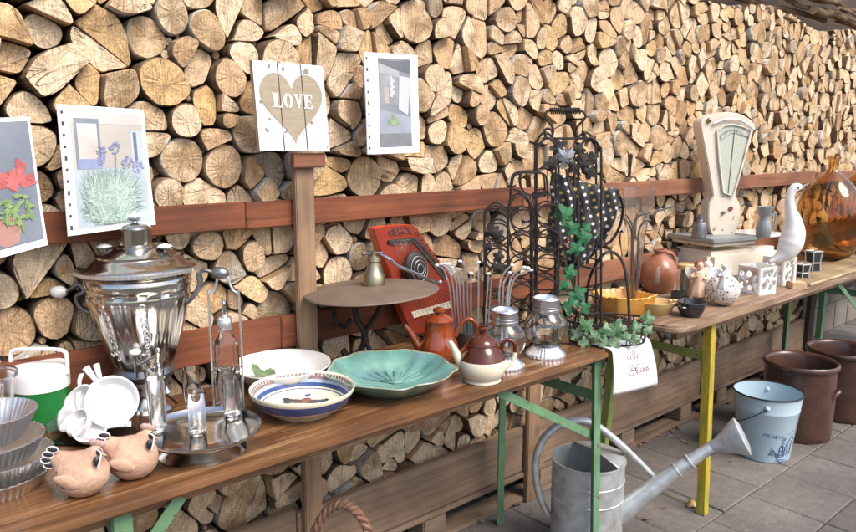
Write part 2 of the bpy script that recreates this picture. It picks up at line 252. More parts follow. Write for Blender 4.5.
# ------------------------------------------------------------------ mesh builder
class MB:
    def __init__(s): s.v = []; s.f = []; s.m = []
    def add(s, vs, fs, mi=0):
        o = len(s.v); s.v += [Vector(v) for v in vs]; s.f += [tuple(i+o for i in f) for f in fs]; s.m += [mi]*len(fs); return s
    def box(s, a, b, mi=0):
        x0,y0,z0 = a; x1,y1,z1 = b
        return s.add([(x0,y0,z0),(x1,y0,z0),(x1,y1,z0),(x0,y1,z0),(x0,y0,z1),(x1,y0,z1),(x1,y1,z1),(x0,y1,z1)],
                     [(0,3,2,1),(4,5,6,7),(0,1,5,4),(1,2,6,5),(2,3,7,6),(3,0,4,7)], mi)
    def lathe(s, prof, n=40, mi=0, c=(0,0), mod=None, mis=None, cap=True):
        """prof: (r, z) from bottom to top (or out and back in); mod(theta, i, r) -> r"""
        vs = []; fs = []
        for i,(r,z) in enumerate(prof):
            for k in range(n):
                t = 2*pi*k/n; rr = mod(t,i,r) if mod else r
                vs.append((c[0]+rr*cos(t), c[1]+rr*sin(t), z))
        mm = []
        for i in range(len(prof)-1):
            for k in range(n):
                k2 = (k+1)%n; fs.append((i*n+k, i*n+k2, (i+1)*n+k2, (i+1)*n+k)); mm.append(mis[i] if mis else mi)
        if cap:
            if prof[0][0] > 1e-5: fs.append(tuple(range(n-1,-1,-1))); mm.append(mis[0] if mis else mi)
            if prof[-1][0] > 1e-5: fs.append(tuple((len(prof)-1)*n+k for k in range(n))); mm.append(mis[-1] if mis else mi)
        o = len(s.v); s.v += [Vector(v) for v in vs]; s.f += [tuple(i+o for i in f) for f in fs]; s.m += mm
        return s
    def tube(s, pts, r, n=8, mi=0, closed=False, flat=1.0, caps=True):
        pts = [Vector(p) for p in pts]; N_ = len(pts)
        rs = r if isinstance(r,(list,tuple)) else [r]*N_
        up = None; vs = []; fs = []
        for i,p in enumerate(pts):
            a = pts[(i-1)%N_] if (i>0 or closed) else p; b = pts[(i+1)%N_] if (i<N_-1 or closed) else p
            d = (b-a); d = d.normalized() if d.length > 1e-9 else Vector((0,0,1))
            if up is None:
                up = Vector((0,0,1)) if abs(d.z) < .9 else Vector((1,0,0))
            u = (up - d*up.dot(d)); u = u.normalized() if u.length > 1e-6 else d.orthogonal().normalized()
            up = u; w = d.cross(u)
            for k in range(n):
                t = 2*pi*k/n; vs.append(p + (u*cos(t)*flat + w*sin(t))*rs[i])
        M_ = N_ if closed else N_-1
        for i in range(M_):
            j = (i+1)%N_
            for k in range(n):
                k2 = (k+1)%n; fs.append((i*n+k, i*n+k2, j*n+k2, j*n+k))
        if not closed and caps:
            fs.append(tuple(range(n-1,-1,-1))); fs.append(tuple((N_-1)*n+k for k in range(n)))
        return s.add(vs, fs, mi)
    def prism(s, out, d0, d1, mi=0, ax='y', mis=None):
        """outline of (a,b) pairs extruded along y (x,z plane) or z (x,y plane)"""
        n = len(out)
        P = (lambda a,b,d:(a,d,b)) if ax == 'y' else (lambda a,b,d:(a,b,d))
        vs = [P(a,b,d0) for a,b in out]+[P(a,b,d1) for a,b in out]
        s.add(vs, [tuple(range(n)), tuple(range(2*n-1,n-1,-1))], mi)
        s.add(vs, [(i,i+n,(i+1)%n+n,(i+1)%n) for i in range(n)], mi if mis is None else mis)
        return s
    def ball(s, c, r, n=14, mi=0, sc_=(1,1,1), f=None):
        vs = []; fs = []; h = n//2+1
        for i in range(h+1):
            ph = pi*i/h
            for k in range(n):
                t = 2*pi*k/n; d = Vector((sin(ph)*cos(t), sin(ph)*sin(t), cos(ph)))
                q = f(d) if f else 1
                vs.append((c[0]+r*q*d.x*sc_[0], c[1]+r*q*d.y*sc_[1], c[2]+r*q*d.z*sc_[2]))
        for i in range(h):
            for k in range(n):
                k2 = (k+1)%n; fs.append((i*n+k, (i+1)*n+k, (i+1)*n+k2, i*n+k2))
        return s.add(vs, fs, mi)
    def xf(s, mtx, start=0):
        for i in range(start, len(s.v)): s.v[i] = mtx @ s.v[i]
        return s
    def build(s, name, mats, parent=None, smooth=True, bevel=0, loc=None, rot=None, ang=40, subd=0, solid=0):
        me = bpy.data.meshes.new(name); me.from_pydata([tuple(v) for v in s.v], [], s.f)
        if not isinstance(mats,(list,tuple)): mats = [mats]
        for m in mats: me.materials.append(m)
        me.polygons.foreach_set('material_index', s.m)
        bm = bmesh.new(); bm.from_mesh(me); bmesh.ops.remove_doubles(bm, verts=bm.verts, dist=1e-6); bmesh.ops.recalc_face_normals(bm, faces=bm.faces)
        if bevel:
            ed = [e for e in bm.edges if len(e.link_faces) == 2 and e.calc_face_angle(0) > radians(30)]
            bmesh.ops.bevel(bm, geom=ed, offset=bevel, segments=2, affect='EDGES', clamp_overlap=True)
        if smooth:
            for f in bm.faces: f.smooth = True
            for e in bm.edges:
                if len(e.link_faces) == 2 and e.calc_face_angle(0) > radians(ang): e.smooth = False
        bm.to_mesh(me); bm.free(); me.update()
        o = bpy.data.objects.new(name, me); C.objects.link(o)
        if parent is not None: o.parent = parent
        if loc is not None: o.location = loc
        if rot is not None: o.rotation_euler = rot
        if solid:
            md = o.modifiers.new('solid','SOLIDIFY'); md.thickness = solid; md.offset = 0
        if subd:
            md = o.modifiers.new('sub','SUBSURF'); md.levels = md.render_levels = subd
        return o
def tag(o, label=None, cat=None, group=None, kind=None):
    if label: o['label'] = label
    if cat: o['category'] = cat
    if group: o['group'] = group
    if kind: o['kind'] = kind
    return o
def thing(name, label, cat, loc=(0,0,0), rz=0, group=None):
    o = bpy.data.objects.new(name, None); C.objects.link(o); o.empty_display_size = .05
    o.location = loc; o.rotation_euler = (0,0,rz); return tag(o, label, cat, group)
def copy_tree(o, parent=None, depth=0):
    c = o.copy(); C.objects.link(c)
    if parent is not None: c.parent = parent
    for ch in list(o.children): copy_tree(ch, c)
    return c
def spline(pts, n=6, closed=False):
    """Catmull-Rom through points"""
    P = [Vector(p) for p in pts]; out = []; N_ = len(P)
    rng = range(N_) if closed else range(N_-1)
    for i in rng:
        p0 = P[(i-1)%N_] if (closed or i>0) else P[i]; p1 = P[i]; p2 = P[(i+1)%N_]
        p3 = P[(i+2)%N_] if (closed or i+2<N_) else P[(i+1)%N_]
        for k in range(n):
            t = k/n; out.append(.5*((2*p1)+(p2-p0)*t+(2*p0-5*p1+4*p2-p3)*t*t+(3*p1-3*p2+p3-p0)*t**3))
    if not closed: out.append(P[-1])
    return out
def arc(c, r, a0, a1, n=16, plane='xz', y=0):
    o = []
    for i in range(n+1):
        t = radians(a0+(a1-a0)*i/n)
        o.append((c[0]+r*cos(t), y, c[1]+r*sin(t)) if plane == 'xz' else (c[0]+r*cos(t), c[1]+r*sin(t), y))
    return o
# ------------------------------------------------------------------ light
w = bpy.data.worlds.new('World'); sc.world = w; w.use_nodes = True
nt = w.node_tree; bg = nt.nodes['Background']; sky = nt.nodes.new('ShaderNodeTexSky'); sky.sky_type = 'NISHITA'; sky.sun_disc = False
SUN_EL, SUN_AZ = radians(52), radians(-80)    # azimuth of the direction to the sun, from +X anticlockwise
sky.sun_elevation = SUN_EL; sky.sun_rotation = pi/2 - SUN_AZ
sky.dust_density = 3; sky.ozone_density = .6
nt.links.new(sky.outputs[0], bg.inputs[0]); bg.inputs[1].default_value = .15
sd = bpy.data.lights.new('sun','SUN'); sd.energy = 1.65; sd.angle = radians(30); sd.color = (1,.92,.80)
so = bpy.data.objects.new('sun', sd); C.objects.link(so)
dv = Vector((cos(SUN_EL)*cos(SUN_AZ), cos(SUN_EL)*sin(SUN_AZ), sin(SUN_EL)))
so.rotation_euler = dv.to_track_quat('Z','Y').to_euler(); so.location = dv*10
vs_ = sc.view_settings; vs_.view_transform = 'Standard'; vs_.look = 'None'; vs_.gamma = 1; vs_.use_curve_mapping = False; vs_.exposure = 1.0
cy = sc.cycles; cy.use_denoising = True; cy.max_bounces = 14; cy.transmission_bounces = 14; cy.glossy_bounces = 5; cy.transparent_max_bounces = 12; cy.caustics_reflective = False; cy.caustics_refractive = True; cy.sample_clamp_indirect = 4
# ================================================================== SETTING
g = MB(); g.box((-60,-60,-.06),(60,60,-.012)); tag(g.build('ground', mat('trodden_earth', (.11,.085,.06), (.17,.135,.1), scale=3, rough=.95, bump=.5, bscale=20), smooth=False), kind='structure')
def slabm():
    m, nt, b = new('concrete_slabs'); N = nt.nodes; L = nt.links
    ge = N.new('ShaderNodeNewGeometry'); tc = N.new('ShaderNodeTexCoord')
    r = N.new('ShaderNodeValToRGB'); e = r.color_ramp.elements; e[0].color = (.105,.093,.085,1); e[1].color = (.18,.163,.15,1); k = e.new(.5); k.color = (.138,.122,.112,1)
    L.new(ge.outputs['Random Per Island'], r.inputs[0]); col = r.outputs[0]
    for s_, lo, hi, a_, c_ in ((3,.3,.7,.75,1.2),(26,.3,.7,.85,1.12),(170,.35,.7,.8,1.2)):
        n = N.new('ShaderNodeTexNoise'); n.inputs['Scale'].default_value = s_; n.inputs['Detail'].default_value = 5; L.new(tc.outputs['Object'], n.inputs['Vector'])
        q = N.new('ShaderNodeMapRange'); q.inputs['From Min'].default_value = lo; q.inputs['From Max'].default_value = hi; q.inputs['To Min'].default_value = a_; q.inputs['To Max'].default_value = c_; L.new(n.outputs['Fac'], q.inputs['Value'])
        v = N.new('ShaderNodeVectorMath'); v.operation = 'SCALE'; L.new(col, v.inputs[0]); L.new(q.outputs[0], v.inputs['Scale']); col = v.outputs[0]
    L.new(col, b.inputs['Base Color']); setc(b, Roughness=.85)
    bp = N.new('ShaderNodeBump'); bp.inputs['Strength'].default_value = .5; bp.inputs['Distance'].default_value = .003; L.new(n.outputs['Fac'], bp.inputs['Height']); L.new(bp.outputs[0], b.inputs['Normal'])
    return m
pv = MB(); rs = random.Random(3)
for j in range(-14, 6):
    y0 = .91+.293*j
    for i in range(-10, 36):
        x0 = .08+.30*i+(.10 if j >= 1 else 0)
        gp = .0025; dz = [rs.uniform(-.0035,.0025) for _ in range(4)]
        a = [(x0+gp,y0+gp),(x0+.3-gp,y0+gp),(x0+.3-gp,y0+.293-gp),(x0+gp,y0+.293-gp)]
        i0 = .004; b_ = [(x0+gp+i0,y0+gp+i0),(x0+.3-gp-i0,y0+gp+i0),(x0+.3-gp-i0,y0+.293-gp-i0),(x0+gp+i0,y0+.293-gp-i0)]
        vs = [(p[0],p[1],-.03) for p in a]+[(p[0],p[1],dz[q]-.004) for q,p in enumerate(a)]+[(p[0],p[1],dz[q]) for q,p in enumerate(b_)]
        fs = [(8,9,10,11)]+[(k,(k+1)%4,(k+1)%4+4,k+4) for k in range(4)]+[(k+4,(k+1)%4+4,(k+1)%4+8,k+8) for k in range(4)]
        pv.add(vs, fs)
tag(pv.build('pavement', slabm(), smooth=False), kind='structure')

# ------------------------------------------------------------------ timber rack
XL, XR = -.35, 6.6
rack = thing('timber_rack', 'long timber rack of red-brown boards, posts and planks holding the firewood', 'rack', (0,1.8,0))
def bd(name, a, b, m, bev=.003, label=None):
    o = MB().box((a[0],a[1]-1.8,a[2]),(b[0],b[1]-1.8,b[2])).build(name, m, rack, bevel=bev)
    if label: o['label'] = label
    return o
bd('upper_rail', (XL,1.777,1.178),(.905,1.80,1.250), M['rail'])
bd('upper_rail', (.908,1.779,1.176),(2.02,1.801,1.248), M['rail'])
bd('upper_rail', (2.023,1.776,1.172),(3.42,1.80,1.243), M['railr'])
bd('upper_rail', (3.423,1.779,1.172),(4.70,1.80,1.243), M['railr'])
bd('upper_rail', (4.703,1.777,1.165),(XR,1.80,1.235), M['railr'], label='greyer board end')
bd('lower_rail', (XL,1.777,.828),(1.00,1.80,.922), M['rail'])
bd('lower_rail', (1.003,1.779,.825),(2.30,1.80,.918), M['rail'])
bd('lower_rail', (2.303,1.777,.822),(4.80,1.80,.912), M['railr'])
bd('post', (1.047,1.752,0),(1.108,1.774,1.372), M['post'])
bd('post_cap', (1.030,1.732,1.338),(1.135,1.751,1.378), M['railr'])
bd('post', (2.055,1.752,0),(2.125,1.774,.80), M['post'])
bd('post', (3.44,1.748,0),(3.52,1.774,.80), M['pallet'])
bd('post', (4.72,1.748,0),(4.80,1.774,.86), M['dark'])
bd('bottom_plank', (XL,1.777,.128),(1.03,1.80,.322), M['low'])
bd('bottom_plank', (1.033,1.775,.126),(2.052,1.80,.308), M['low'])
bd('bottom_plank', (2.055,1.777,.124),(3.44,1.80,.306), M['low'])
bd('bottom_plank', (3.443,1.775,.126),(4.80,1.80,.32), M['low'])
bd('deck_board', (XL,1.768,.102),(4.80,1.86,.122), M['pallet'])
bd('base_runner', (XL,1.77,.0),(4.80,1.86,.020), M['pallet'])
bx = [.1,.55]+[W(p,q)[0].x for p,q in ((425,536),(545,487),(632,452),(690,424),(730,408))]+[4.3]
for x in bx:
    bd('pallet_block', (x-.055,1.775,.022),(x+.055,1.87,.100), M['pallet'], .004)
bd('shelf_beam', (4.80,1.78,.83),(XR,1.86,.90), M['dark'])
back = MB().box((XL,2.12,0),(XR,2.14,2.6)).build('dark_backing', M['dark'], smooth=False); tag(back, 'dark board wall just showing in the gaps behind the stacked firewood', 'wall')  # added dark sheet behind the logs, keeps light from showing through the gaps
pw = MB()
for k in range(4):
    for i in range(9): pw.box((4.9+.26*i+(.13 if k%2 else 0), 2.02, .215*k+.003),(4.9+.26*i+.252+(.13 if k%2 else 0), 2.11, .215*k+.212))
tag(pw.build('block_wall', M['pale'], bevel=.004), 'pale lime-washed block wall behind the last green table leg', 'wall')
pf = thing('dark_timber_frame', 'dark brown post and crossbar in front of the pale block wall', 'frame', (5.0,1.9,0))
MB().box((-.06,-.02,0),(.03,.05,.83)).build('post', M['dark'], pf, bevel=.003)
MB().box((.032,-.01,.36),(1.5,.03,.44)).build('crossbar', M['dark'], pf, bevel=.003)

# ------------------------------------------------------------------ FIREWOOD
def proj(x, y, z):
    z -= CAMZ; a = x*cos(HEAD)+y*sin(HEAD); r = x*sin(HEAD)-y*cos(HEAD)
    d = a*cos(PITCH)-z*sin(PITCH); u = z*cos(PITCH)+a*sin(PITCH)
    if d < .05: return (-999,-999,d)
    return (CX+F*r/d, CY-F*u/d, d)
rl = random.Random(21)
ZB, ZT = .20, 2.11
def dist(x, z):
    d = .089 if x < 1.3 else .084 if x < 2.2 else .078-.006*(x-2.2) if x < 3.4 else .069
    return d*rl.uniform(.74,1.30)
seeds = []; grid = {}
for _ in range(90000):
    x = rl.uniform(XL-.1, XR+.1); z = rl.uniform(ZB-.1, ZT+.1)
    if x > 4.82 and z < .86: continue
    d = dist(x, z); gx, gz = int(x/.1+50), int(z/.1+50)
    if all((x-a)**2+(z-b)**2 > (d*.5+e*.5)**2 for i in (-1,0,1) for j in (-1,0,1) for a,b,e in grid.get((gx+i,gz+j),())):
        seeds.append((x,z,d)); grid.setdefault((gx,gz),[]).append((x,z,d))
def clip(poly, nx, nz, c):            # keep nx*x+nz*z <= c
    out = []; n = len(poly)
    for i in range(n):
        p, q = poly[i], poly[(i+1)%n]; a = nx*p[0]+nz*p[1]-c; b = nx*q[0]+nz*q[1]-c
        if a <= 0: out.append(p)
        if (a < 0 < b) or (b < 0 < a):
            t = a/(a-b); out.append((p[0]+(q[0]-p[0])*t, p[1]+(q[1]-p[1])*t))
    return out
def cen(p):
    A = cx = cz = 0
    for i in range(len(p)):
        x0,z0 = p[i]; x1,z1 = p[(i+1)%len(p)]; k = x0*z1-x1*z0; A += k; cx += (x0+x1)*k; cz += (z0+z1)*k
    return (cx/(3*A), cz/(3*A), abs(A/2)) if abs(A) > 1e-9 else (p[0][0],p[0][1],0)
def cells(sd):
    out = []; G = {}
    for q in sd: G.setdefault((int(q[0]/.15+50),int(q[1]/.15+50)),[]).append(q)
    for i,(x,z,d) in enumerate(sd):
        gx, gz = int(x/.15+50), int(z/.15+50)
        near = sorted([q for u_ in range(-2,3) for v_ in range(-2,3) for q in G.get((gx+u_,gz+v_),()) if q[0] != x or q[1] != z], key=lambda q: (q[0]-x)**2+(q[1]-z)**2)[:26]
        zb = ZB if x < 4.82 else .90
        p = [(x-.14,z-.14),(x+.14,z-.14),(x+.14,z+.14),(x-.14,z+.14)]
        p = clip(p,0,1,ZT+.03*sin(x*5)); p = clip(p,0,-1,-zb)
        for a,b,e in near:
            nx, nz = a-x, b-z; L2 = nx*nx+nz*nz
            c = nx*x+nz*z + (L2 + .55*(d*d-e*e))/2
            p = clip(p, nx, nz, c)
            if len(p) < 3: break
        out.append(p if len(p) >= 3 else None)
    return out
cl = cells(seeds)
seeds = [((s[0]+cen(c)[0])/2, (s[1]+cen(c)[1])/2, s[2]) for s,c in zip(seeds, cl) if c]
cl = cells(seeds)
def chaikin(P, it=2):
    for _ in range(it):
        Q = []; n = len(P)
        for i in range(n):
            p, q = P[i], P[(i+1)%n]; a = .27*p[2] if p[2] > .15 else .03; b = .27*q[2] if q[2] > .15 else .03
            Q.append((p[0]+(q[0]-p[0])*a, p[1]+(q[1]-p[1])*a, p[2])); Q.append((q[0]+(p[0]-q[0])*b, q[1]+(p[1]-q[1])*b, q[2]))
        m = []
        for v in Q:
            if not m or (m[-1][0]-v[0])**2+(m[-1][1]-v[1])**2 > 4e-6: m.append(v)
        P = m
    return P
pieces = []      # (outline [(x,z,barkflag)], pith, style)
def style_piece(p, rnd):
    x, z, A = cen(p)
    if A < 5e-4: return
    g = rl.uniform(.0008,.0032)/sqrt(A)
    p = [(x+(a-x)*(1-g*1.6), z+(b-z)*(1-g*1.6)) for a,b in p]
    # drop very short edges
    q = []
    for v in p:
        if not q or (q[-1][0]-v[0])**2+(q[-1][1]-v[1])**2 > .0001: q.append(v)
    p = q
    if len(p) < 3: return
    n = len(p)
    if rnd:
        rr = sqrt(A/pi); P = []
        for a,b in p:
            P.append((a,b,1))
        o = chaikin(P, 3 if x < 2.4 else 2); o2 = []
        ex = rl.uniform(.5,.85)
        for a,b,_ in o:
            r = sqrt((a-x)**2+(b-z)**2); k = (r*(1-ex)+min(rr*.97, r*1.06)*ex)/r; o2.append((x+(a-x)*k, z+(b-z)*k, 1))
        pieces.append((o2, (x+rl.uniform(-.008,.008), z+rl.uniform(-.008,.008)), 'round')); return
    ang = []
    for i in range(n):
        a, b, c = p[i-1], p[i], p[(i+1)%n]
        u = (a[0]-b[0],a[1]-b[1]); v = (c[0]-b[0],c[1]-b[1])
        ang.append(math.acos(max(-1,min(1,(u[0]*v[0]+u[1]*v[1])/(math.hypot(*u)*math.hypot(*v)+1e-9)))))
    k = min(range(n), key=lambda i: ang[i]+rl.uniform(0,.5))
    style = rl.random()
    if style < .52:              # wedge: pith at the sharp corner, bark opposite
        P = [(p[i][0],p[i][1], .12 if i == k else (rl.choice((.2,.45,.8,1)) if i in ((k+1)%n,(k-1)%n) else 1)) for i in range(n)]
        pith = p[k]; st = 'wedge-shaped'
    elif style < .66:            # half round
        P = [(p[i][0],p[i][1], 0 if i in (k,(k+1)%n) else 1) for i in range(n)]
        pith = ((p[k][0]+p[(k+1)%n][0])/2, (p[k][1]+p[(k+1)%n][1])/2); st = 'half-round'
    else:
        P = [(a,b,rl.choice((.2,.45,.7,1))) for a,b in p]; pith = (x+rl.uniform(-.1,.1), z+rl.uniform(-.1,.1)); st = 'blocky'
    pieces.append((chaikin(P, 3 if x < 1.6 else 2), pith, st))
rndcells = []
for p in cl:
    if not p: continue
    x, z, A = cen(p)
    pr = .88 if (x < 1.15 and z > 1.25) else .38 if x < 1.6 else .18
    if rl.random() < pr and A < .015: style_piece(p, True); rndcells.append((x,z)); continue
    parts = [p]
    ps = (.25 if x < 1.3 else .42)*(1 if A > (.0058 if x < 2.4 else .0046) else .2)
    if A > .0105: ps = 1
    if rl.random() < ps:
        t = rl.uniform(0, pi); nx, nz = cos(t), sin(t); c = nx*(x+rl.uniform(-.012,.012))+nz*(z+rl.uniform(-.012,.012))
        parts = [clip(p,nx,nz,c), clip(p,-nx,-nz,-c)]
        if A > .009 and rl.random() < .5:
            q = parts[0]; xx, zz, AA = cen(q); t += pi/2; nx, nz = cos(t), sin(t); c = nx*xx+nz*zz
            parts = [parts[1], clip(q,nx,nz,c), clip(q,-nx,-nz,-c)]
    for q in parts:
        if len(q) >= 3: style_piece(q, False)
# little round logs in the gaps between round ones
vt = {}
for p in cl:
    if p:
        for a,b in p: vt.setdefault((round(a,3),round(b,3)), []).append(cen(p)[:2])
rs_ = set((round(a,4),round(b,4)) for a,b in rndcells)
nsmall = []
for (a,b), cs in vt.items():
    if len(cs) >= 3 and sum((round(c[0],4),round(c[1],4)) in rs_ for c in cs) >= 2 and a < 2.4 and rl.random() < .55 and ZB+.05 < b < ZT-.05:
        r = rl.uniform(.008,.014)
        pieces.append(([(a+r*cos(2*pi*k/14), b+r*sin(2*pi*k/14)*rl.uniform(.93,1.05), 1) for k in range(14)], (a,b), 'small'))
def log_mesh(mb, uvs, tns, out, pith, st, rg):
    n = len(out); cx = sum(v[0] for v in out)/n; cz = sum(v[1] for v in out)/n
    y0 = 1.832+(rg.uniform(-.012,.040) if cx < 1.8 else rg.uniform(-.008,.026)) + (.03 if st == 'small' else 0)
    if rg.random() < .07: y0 -= .018
    tx, tz = rg.gauss(0,.075), rg.gauss(0,.075)
    wob = [rg.uniform(-1,1) for _ in range(8)]
    def wv(i):
        t = 2*pi*i/n; return 1+.015*(wob[0]*sin(3*t+wob[1]*3)+wob[2]*sin(5*t+wob[3]*3)+wob[4]*sin(9*t+wob[5]*3))+rg.uniform(-.004,.004)
    R = []
    O = [(cx+(v[0]-cx)*w_, cz+(v[1]-cz)*w_) for v,w_ in ((v,wv(i)) for i,v in enumerate(out))]
    rm = max(math.hypot(a-cx,b-cz) for a,b in O)
    def sh(k): return [(cx+(a-cx)*k, cz+(b-cz)*k) for a,b in O]
    yy = lambda a,b: y0+(a-cx)*tx+(b-cz)*tz
    cone = 1.0
    if rg.random() < .3: cone = rg.uniform(.94,1.0)
    rings = [[(a,yy(a,b)+.22,b) for a,b in sh(cone)], [(a,yy(a,b)+.05,b) for a,b in sh(1.0)], [(a,yy(a,b)+.005,b) for a,b in O], [(a,yy(a,b),b) for a,b in sh(1-.0032/rm)], [(a,yy(a,b)+rg.uniform(-.0012,.0012),b) for a,b in sh(.6)]]
    vs = [p for r in rings for p in r]+[(cx,yy(cx,cz)+rg.uniform(-.003,.001),cz)]
    fs = []; mi = []
    for j in range(4):
        for i in range(n):
            i2 = (i+1)%n; fs.append((j*n+i, j*n+i2, (j+1)*n+i2, (j+1)*n+i))
            bk = out[i][2] > .5 or out[i2][2] > .5
            mi.append((1 if bk else 2) if j < 2 else (1 if bk else 0) if j == 2 else 0)
    for i in range(n): fs.append((4*n+i, 4*n+(i+1)%n, 5*n)); mi.append(0)
    o = len(mb.v); mb.v += [Vector(v) for v in vs]; mb.f += [tuple(i+o for i in f) for f in fs]; mb.m += mi
    tone = min(1, max(0, rg.betavariate(2.6,2.2))); t2 = rg.random(); k = rg.uniform(-1,1)
    if rg.random() < .03: tone = rg.uniform(.9,1)
    for f in fs:
        for i in f: uvs.append((vs[i][0]-pith[0], vs[i][2]-pith[1])); tns.append((tone, t2))
def log_obj(name, mb, uvs, tns):
    me = bpy.data.meshes.new(name); me.from_pydata([tuple(v) for v in mb.v], [], mb.f)
    for k in ('end','bark','split'): me.materials.append(M[k])
    me.polygons.foreach_set('material_index', mb.m)
    for nm, dat in (('grain',uvs),('tone',tns)):
        l = me.uv_layers.new(name=nm); l.data.foreach_set('uv', [c for p in dat for c in p])
    me.update(); me.validate(); o = bpy.data.objects.new(name, me); C.objects.link(o); return o
info = []
for o_, pith, st in pieces:
    x = sum(v[0] for v in o_)/len(o_); z = sum(v[1] for v in o_)/len(o_); A = cen([v[:2] for v in o_])[2]
    px, py, d = proj(x, 1.83, z); vis = -20 < px < 876 and -20 < py < 552 and d > 0 and z > .30
    occ = (px < 155 and 105 < py < 235 and px > 57) or (px < 48 and 117 < py < 250) or (252 < px < 330 and 60 < py < 152) or (363 < px < 421 and 52 < py < 153) or (z > 1.17 and z < 1.25) or (z > .79 and z < .925 and x < 4.8) or (.6 < z < .82)
    a2 = A/d**2*abs(1.83*cos(0))/sqrt(x*x+1.83**2)
    info.append((a2 if vis and not occ else 0, px, py))
order = sorted(range(len(pieces)), key=lambda i: -info[i][0])
solo = [i for i in order[:300] if info[i][0] > 0]; solos = set(solo)
anch = [('heart plaque',290,105),('red-flower print',20,183),('blue-flower print',107,168),('narrow courtyard print',392,103),('samovar',135,300),('red zither',420,265),('wine rack',515,240),
 ('tall bottle carrier',565,145),('cream shop scale',725,170),('white goose',793,225),('price paper',632,365),('zinc watering can',585,480),('yellow table leg',713,420),('brown lamp shade',378,287),
 ('blue-banded bowl',303,400),('wicker basket handle',335,505),('top left corner',0,0),('top centre',428,0),('top right corner',856,0),('two-tone teapot',482,355),('trumpet vase',636,225)]
dirs = ['right of','above right of','above','above left of','left of','below left of','below','below right of']
ordn = ['','second ','third ','fourth ','fifth ','sixth ','seventh ','eighth ','ninth ','tenth ','eleventh ','twelfth ','thirteenth ','fourteenth ','fifteenth ']
keyd = {}
for i in solo:
    _, px, py = info[i]
    a = min(anch, key=lambda q: (q[1]-px)**2+(q[2]-py)**2)
    s = int(round(atan2(a[2]-py, px-a[1])/(pi/4)))%8
    keyd.setdefault((a[0],s,pieces[i][2]), []).append((math.hypot(px-a[1],py-a[2]), i))
lab = {}
for (an,s,st), L_ in keyd.items():
    for k,(_,i) in enumerate(sorted(L_)):
        d = dirs[s]
        if 'corner' in an or 'centre' in an: d = {'right of':'towards the right from','left of':'towards the left from'}.get(d, d)
        stn = {'small':'thin round stick end','round':'round log end with bark rim'}.get(st, st+' split log end')
        lab[i] = '%s, %snearest such %s the %s' % (stn, ordn[k] if k < len(ordn) else '%dth ' % (k+1), d, an)
        if 'corner' in an or 'centre' in an: lab[i] += ' of the picture'
        if len(lab[i].split()) > 16: lab[i] = lab[i].replace(' with bark rim','').replace(' of the picture','').replace('towards the right from','right of').replace('towards the left from','left of')
rest = MB(); ru, rt = [], []
for i,(o_,pith,st) in enumerate(pieces):
    rg = random.Random(i*7+1)
    if i in solos:
        mb = MB(); u, t = [], []; log_mesh(mb, u, t, o_, pith, st, rg); tag(log_obj('firewood_log', mb, u, t), lab[i], 'log', 'split and round logs stacked in the firewood wall')
    else: log_mesh(rest, ru, rt, o_, pith, st, rg)
tag(log_obj('firewood_pile', rest, ru, rt), 'remaining stacked firewood filling the wall around the larger logs', 'firewood', kind='stuff')
print('logs', len(pieces), len(solo))
# branches lying along the top of the stack
rb = random.Random(5); bl = ['thick barked branch lying on the stack, nearest the top right corner','grey branch lying lowest on the firewood stack top','long thin branch on top of the stack, leftmost','mossy branch high on the stack, right end','short stub of branch on the stack top','crooked brown branch among the topmost wood','pale split pole lying along the stack top','thin dark twig over the stack top','branch at the back of the stack top','upper branch crossing the stack top','knotty branch on the stack above the shop scale','stout branch over the amber demijohns']
for k,(x,z,L_,r) in enumerate([(5.9,2.12,1.5,.045),(4.4,2.10,1.3,.03),(3.7,2.13,1.2,.022),(5.2,2.20,1.3,.035),(4.7,2.19,.5,.04),(4.1,2.19,1.3,.03),(4.9,2.27,1.8,.028),(5.5,2.155,1.0,.014),(4.0,2.26,1.6,.04),(5.6,2.30,1.7,.04),(4.55,2.145,.9,.024),(5.1,2.12,.7,.036)]):
    y = rb.uniform(1.84,1.95)
    pts = spline([(x+L_*(q/5-.5), y+rb.uniform(-.02,.02), z+.085+rb.uniform(-.016,.016)) for q in range(6)], 3)
    m = MB().tube(pts, [r*.72*(1-.3*q/len(pts))*rb.uniform(.92,1.08) for q in range(len(pts))], 9)
    o = log_obj('branch', m, [(.01,.01)]*sum(len(f) for f in m.f), [(.4,rb.uniform(.1,.75))]*sum(len(f) for f in m.f))
    for f in o.data.polygons: f.material_index = 1 if len(f.vertices) == 4 else 0; f.use_smooth = len(f.vertices) == 4
    tag(o, bl[k], 'branch', 'branches lying on top of the firewood')
# bark chips under and in front of the pallets
ch = MB()
for _ in range(330):
    x = rb.uniform(.3,4.8); y = 1.86-abs(rb.gauss(0,.07)) if rb.random() < .94 else rb.uniform(1.3,1.8); a = rb.uniform(0,pi); l = rb.uniform(.004,.022); w_ = rb.uniform(.002,.008); z = rb.uniform(.0,.012)+.002
    ca, sa = cos(a), sin(a)
    P = [(x+ca*u-sa*v, y+sa*u+ca*v, z+(.006*rb.random() if u > 0 else 0)) for u,v in ((-l,-w_),(l,-w_*.5),(l*.8,w_),(-l*.9,w_*.6))]
    ch.add(P+[(p[0],p[1],p[2]+.003) for p in P], [(3,2,1,0),(4,5,6,7),(0,1,5,4),(1,2,6,5),(2,3,7,6),(3,0,4,7)])
for _ in range(900):
    x = rb.uniform(.8,5.5); y = rb.uniform(-.3,1.8); l = rb.uniform(.0008,.003); a = rb.uniform(0,3)
    P = [(x+l*cos(a+q)*rb.uniform(.6,1.3), y+l*sin(a+q)*rb.uniform(.6,1.3), .001) for q in (0,1.57,3.14,4.7)]; ch.add(P+[(x,y,.001+l)], [(0,1,4),(1,2,4),(2,3,4),(3,0,4)])
